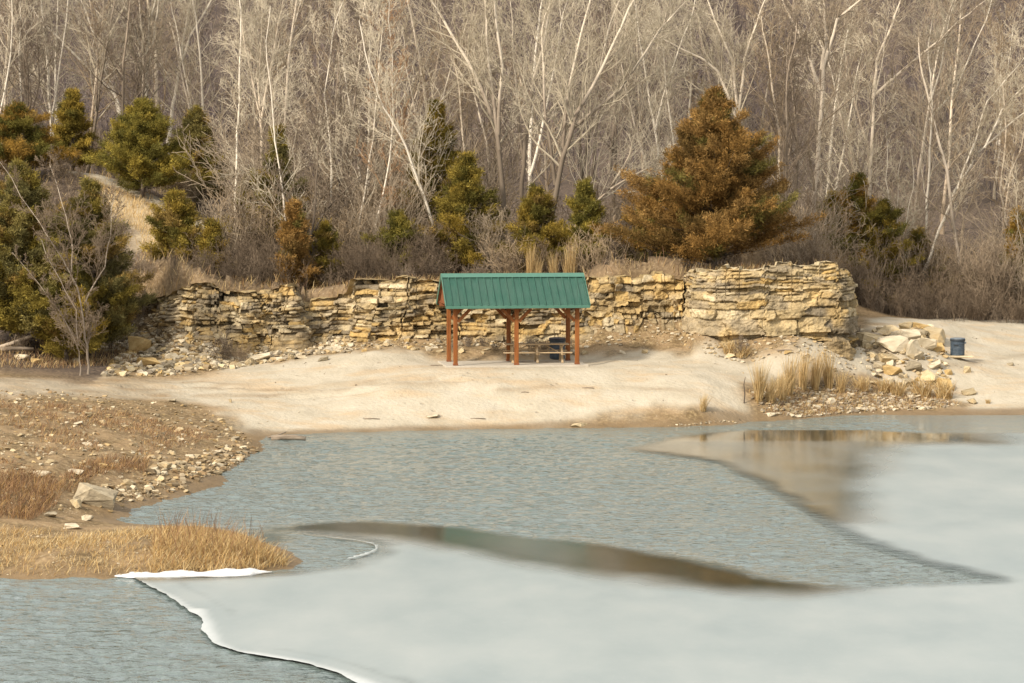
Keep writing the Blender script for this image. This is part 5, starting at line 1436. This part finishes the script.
log(866, 342, [(-1.2, 0, .2), (0, .1, .26), (1.3, .2, .22)], .16, 'thick grey log lying behind the right end of the square block', m_logp, stubs=False)
log(783, 352, [(-.25, 0, .03), (.1, 0, .05), (.4, .05, .03)], .035, 'short dark stick on the sand mound', m_log, stubs=False, name='stick')
for i, (px, py, L) in enumerate(((588, 389, .5), (441, 366, .9), (478, 420, .6), (372, 420, .6), (525, 393, .3))):
    log(px, py, [(-L / 2, 0, .02), (0, .04, .035), (L / 2, 0, .02)], .022, ['short stick on open sand right below the shelter', 'thin stick on the sand left of the concrete pad', 'wet stick near the water below the shelter', 'thin dark stick near the waterline left of the pale stone', 'tiny dark stick on open sand in front of the shelter'][i], m_log, stubs=False, name='stick')

# ------------------------------------------------------------------ snow along the spit
def snow_strip(name, line, wd, ht, label, seed):
    P = np.array([W(a, b, 0) for a, b in line]); s = np.append(0, np.cumsum(np.hypot(*np.diff(P[:, :2], axis=0).T)))
    n = int(s[-1] / .05); ss = np.linspace(0, s[-1], n)
    x = np.interp(ss, s, P[:, 0]); y = np.interp(ss, s, P[:, 1])
    env = np.clip(np.minimum(ss, s[-1] - ss) / .5, .05, 1) * (.65 + .8 * (vnoise(ss / .55, ss * 0, seed) + .4)).clip(.15, 1.4)
    rows = []
    for f in np.linspace(-1, 1, 11):
        zz = ht * np.sqrt(max(1 - f * f, 0)) * env * (1 + .7 * vnoise(ss / .14, ss * 0 + f * 3, seed + 1)) - .01
        yy = y + f * wd / 2 * env + .07 * vnoise(ss / .3, ss * 0 + f, seed + 2)
        rows.append(np.stack([x, yy, zz + .015], -1))
    V = np.array(rows); idx = np.arange(V.shape[0] * n).reshape(V.shape[0], n)
    Q = np.stack([idx[:-1, :-1], idx[:-1, 1:], idx[1:, 1:], idx[1:, :-1]], -1).reshape(-1, 4)
    m = mat_noise('snow', [(.3, (.56, .565, .56)), (.7, (.68, .68, .67))], 6, .75, .4, spec=.3)
    return tag(obj(name, mesh_np(name, V.reshape(-1, 3), Q, smooth=True, mats=[m])), label, kind='stuff')
snow_strip('snow', [(112, 576), (150, 576), (200, 575), (240, 574), (272, 572)], .75, .09, 'thin strip of old snow along the foot of the golden spit', 5)

# ------------------------------------------------------------------ light
EL, AZ = R(35), R(224)
w = bpy.data.worlds.new('World'); S.world = w; w.use_nodes = True
nt = w.node_tree; bg = nt.nodes['Background']
sky = nt.nodes.new('ShaderNodeTexSky'); sky.sky_type = 'NISHITA'; sky.sun_disc = False
sky.sun_elevation = EL; sky.sun_rotation = AZ; sky.air_density = 1.0; sky.dust_density = 4.0; sky.ozone_density = .6
# thin high cloud: the blue is veiled by an even pale grey
veil = nt.nodes.new('ShaderNodeMix'); veil.data_type = 'RGBA'; veil.inputs[0].default_value = .72
nt.links.new(sky.outputs[0], veil.inputs[6]); veil.inputs[7].default_value = (6.6, 6.4, 6.0, 1)
nt.links.new(veil.outputs[2], bg.inputs['Color']); bg.inputs['Strength'].default_value = .10
sun = bpy.data.lights.new('sun', 'SUN'); sun.energy = 2.5; sun.angle = R(7); sun.color = (1, .905, .77)
so = bpy.data.objects.new('sun', sun); COL.objects.link(so)
dv = Vector((math.sin(AZ) * math.cos(EL), math.cos(AZ) * math.cos(EL), math.sin(EL)))
so.rotation_euler = dv.to_track_quat('Z', 'Y').to_euler()
vs = S.view_settings
vs.view_transform = 'Standard'; vs.look = 'None'; vs.gamma = 1; vs.exposure = 1.08
try: vs.use_curve_mapping = False
except Exception: pass
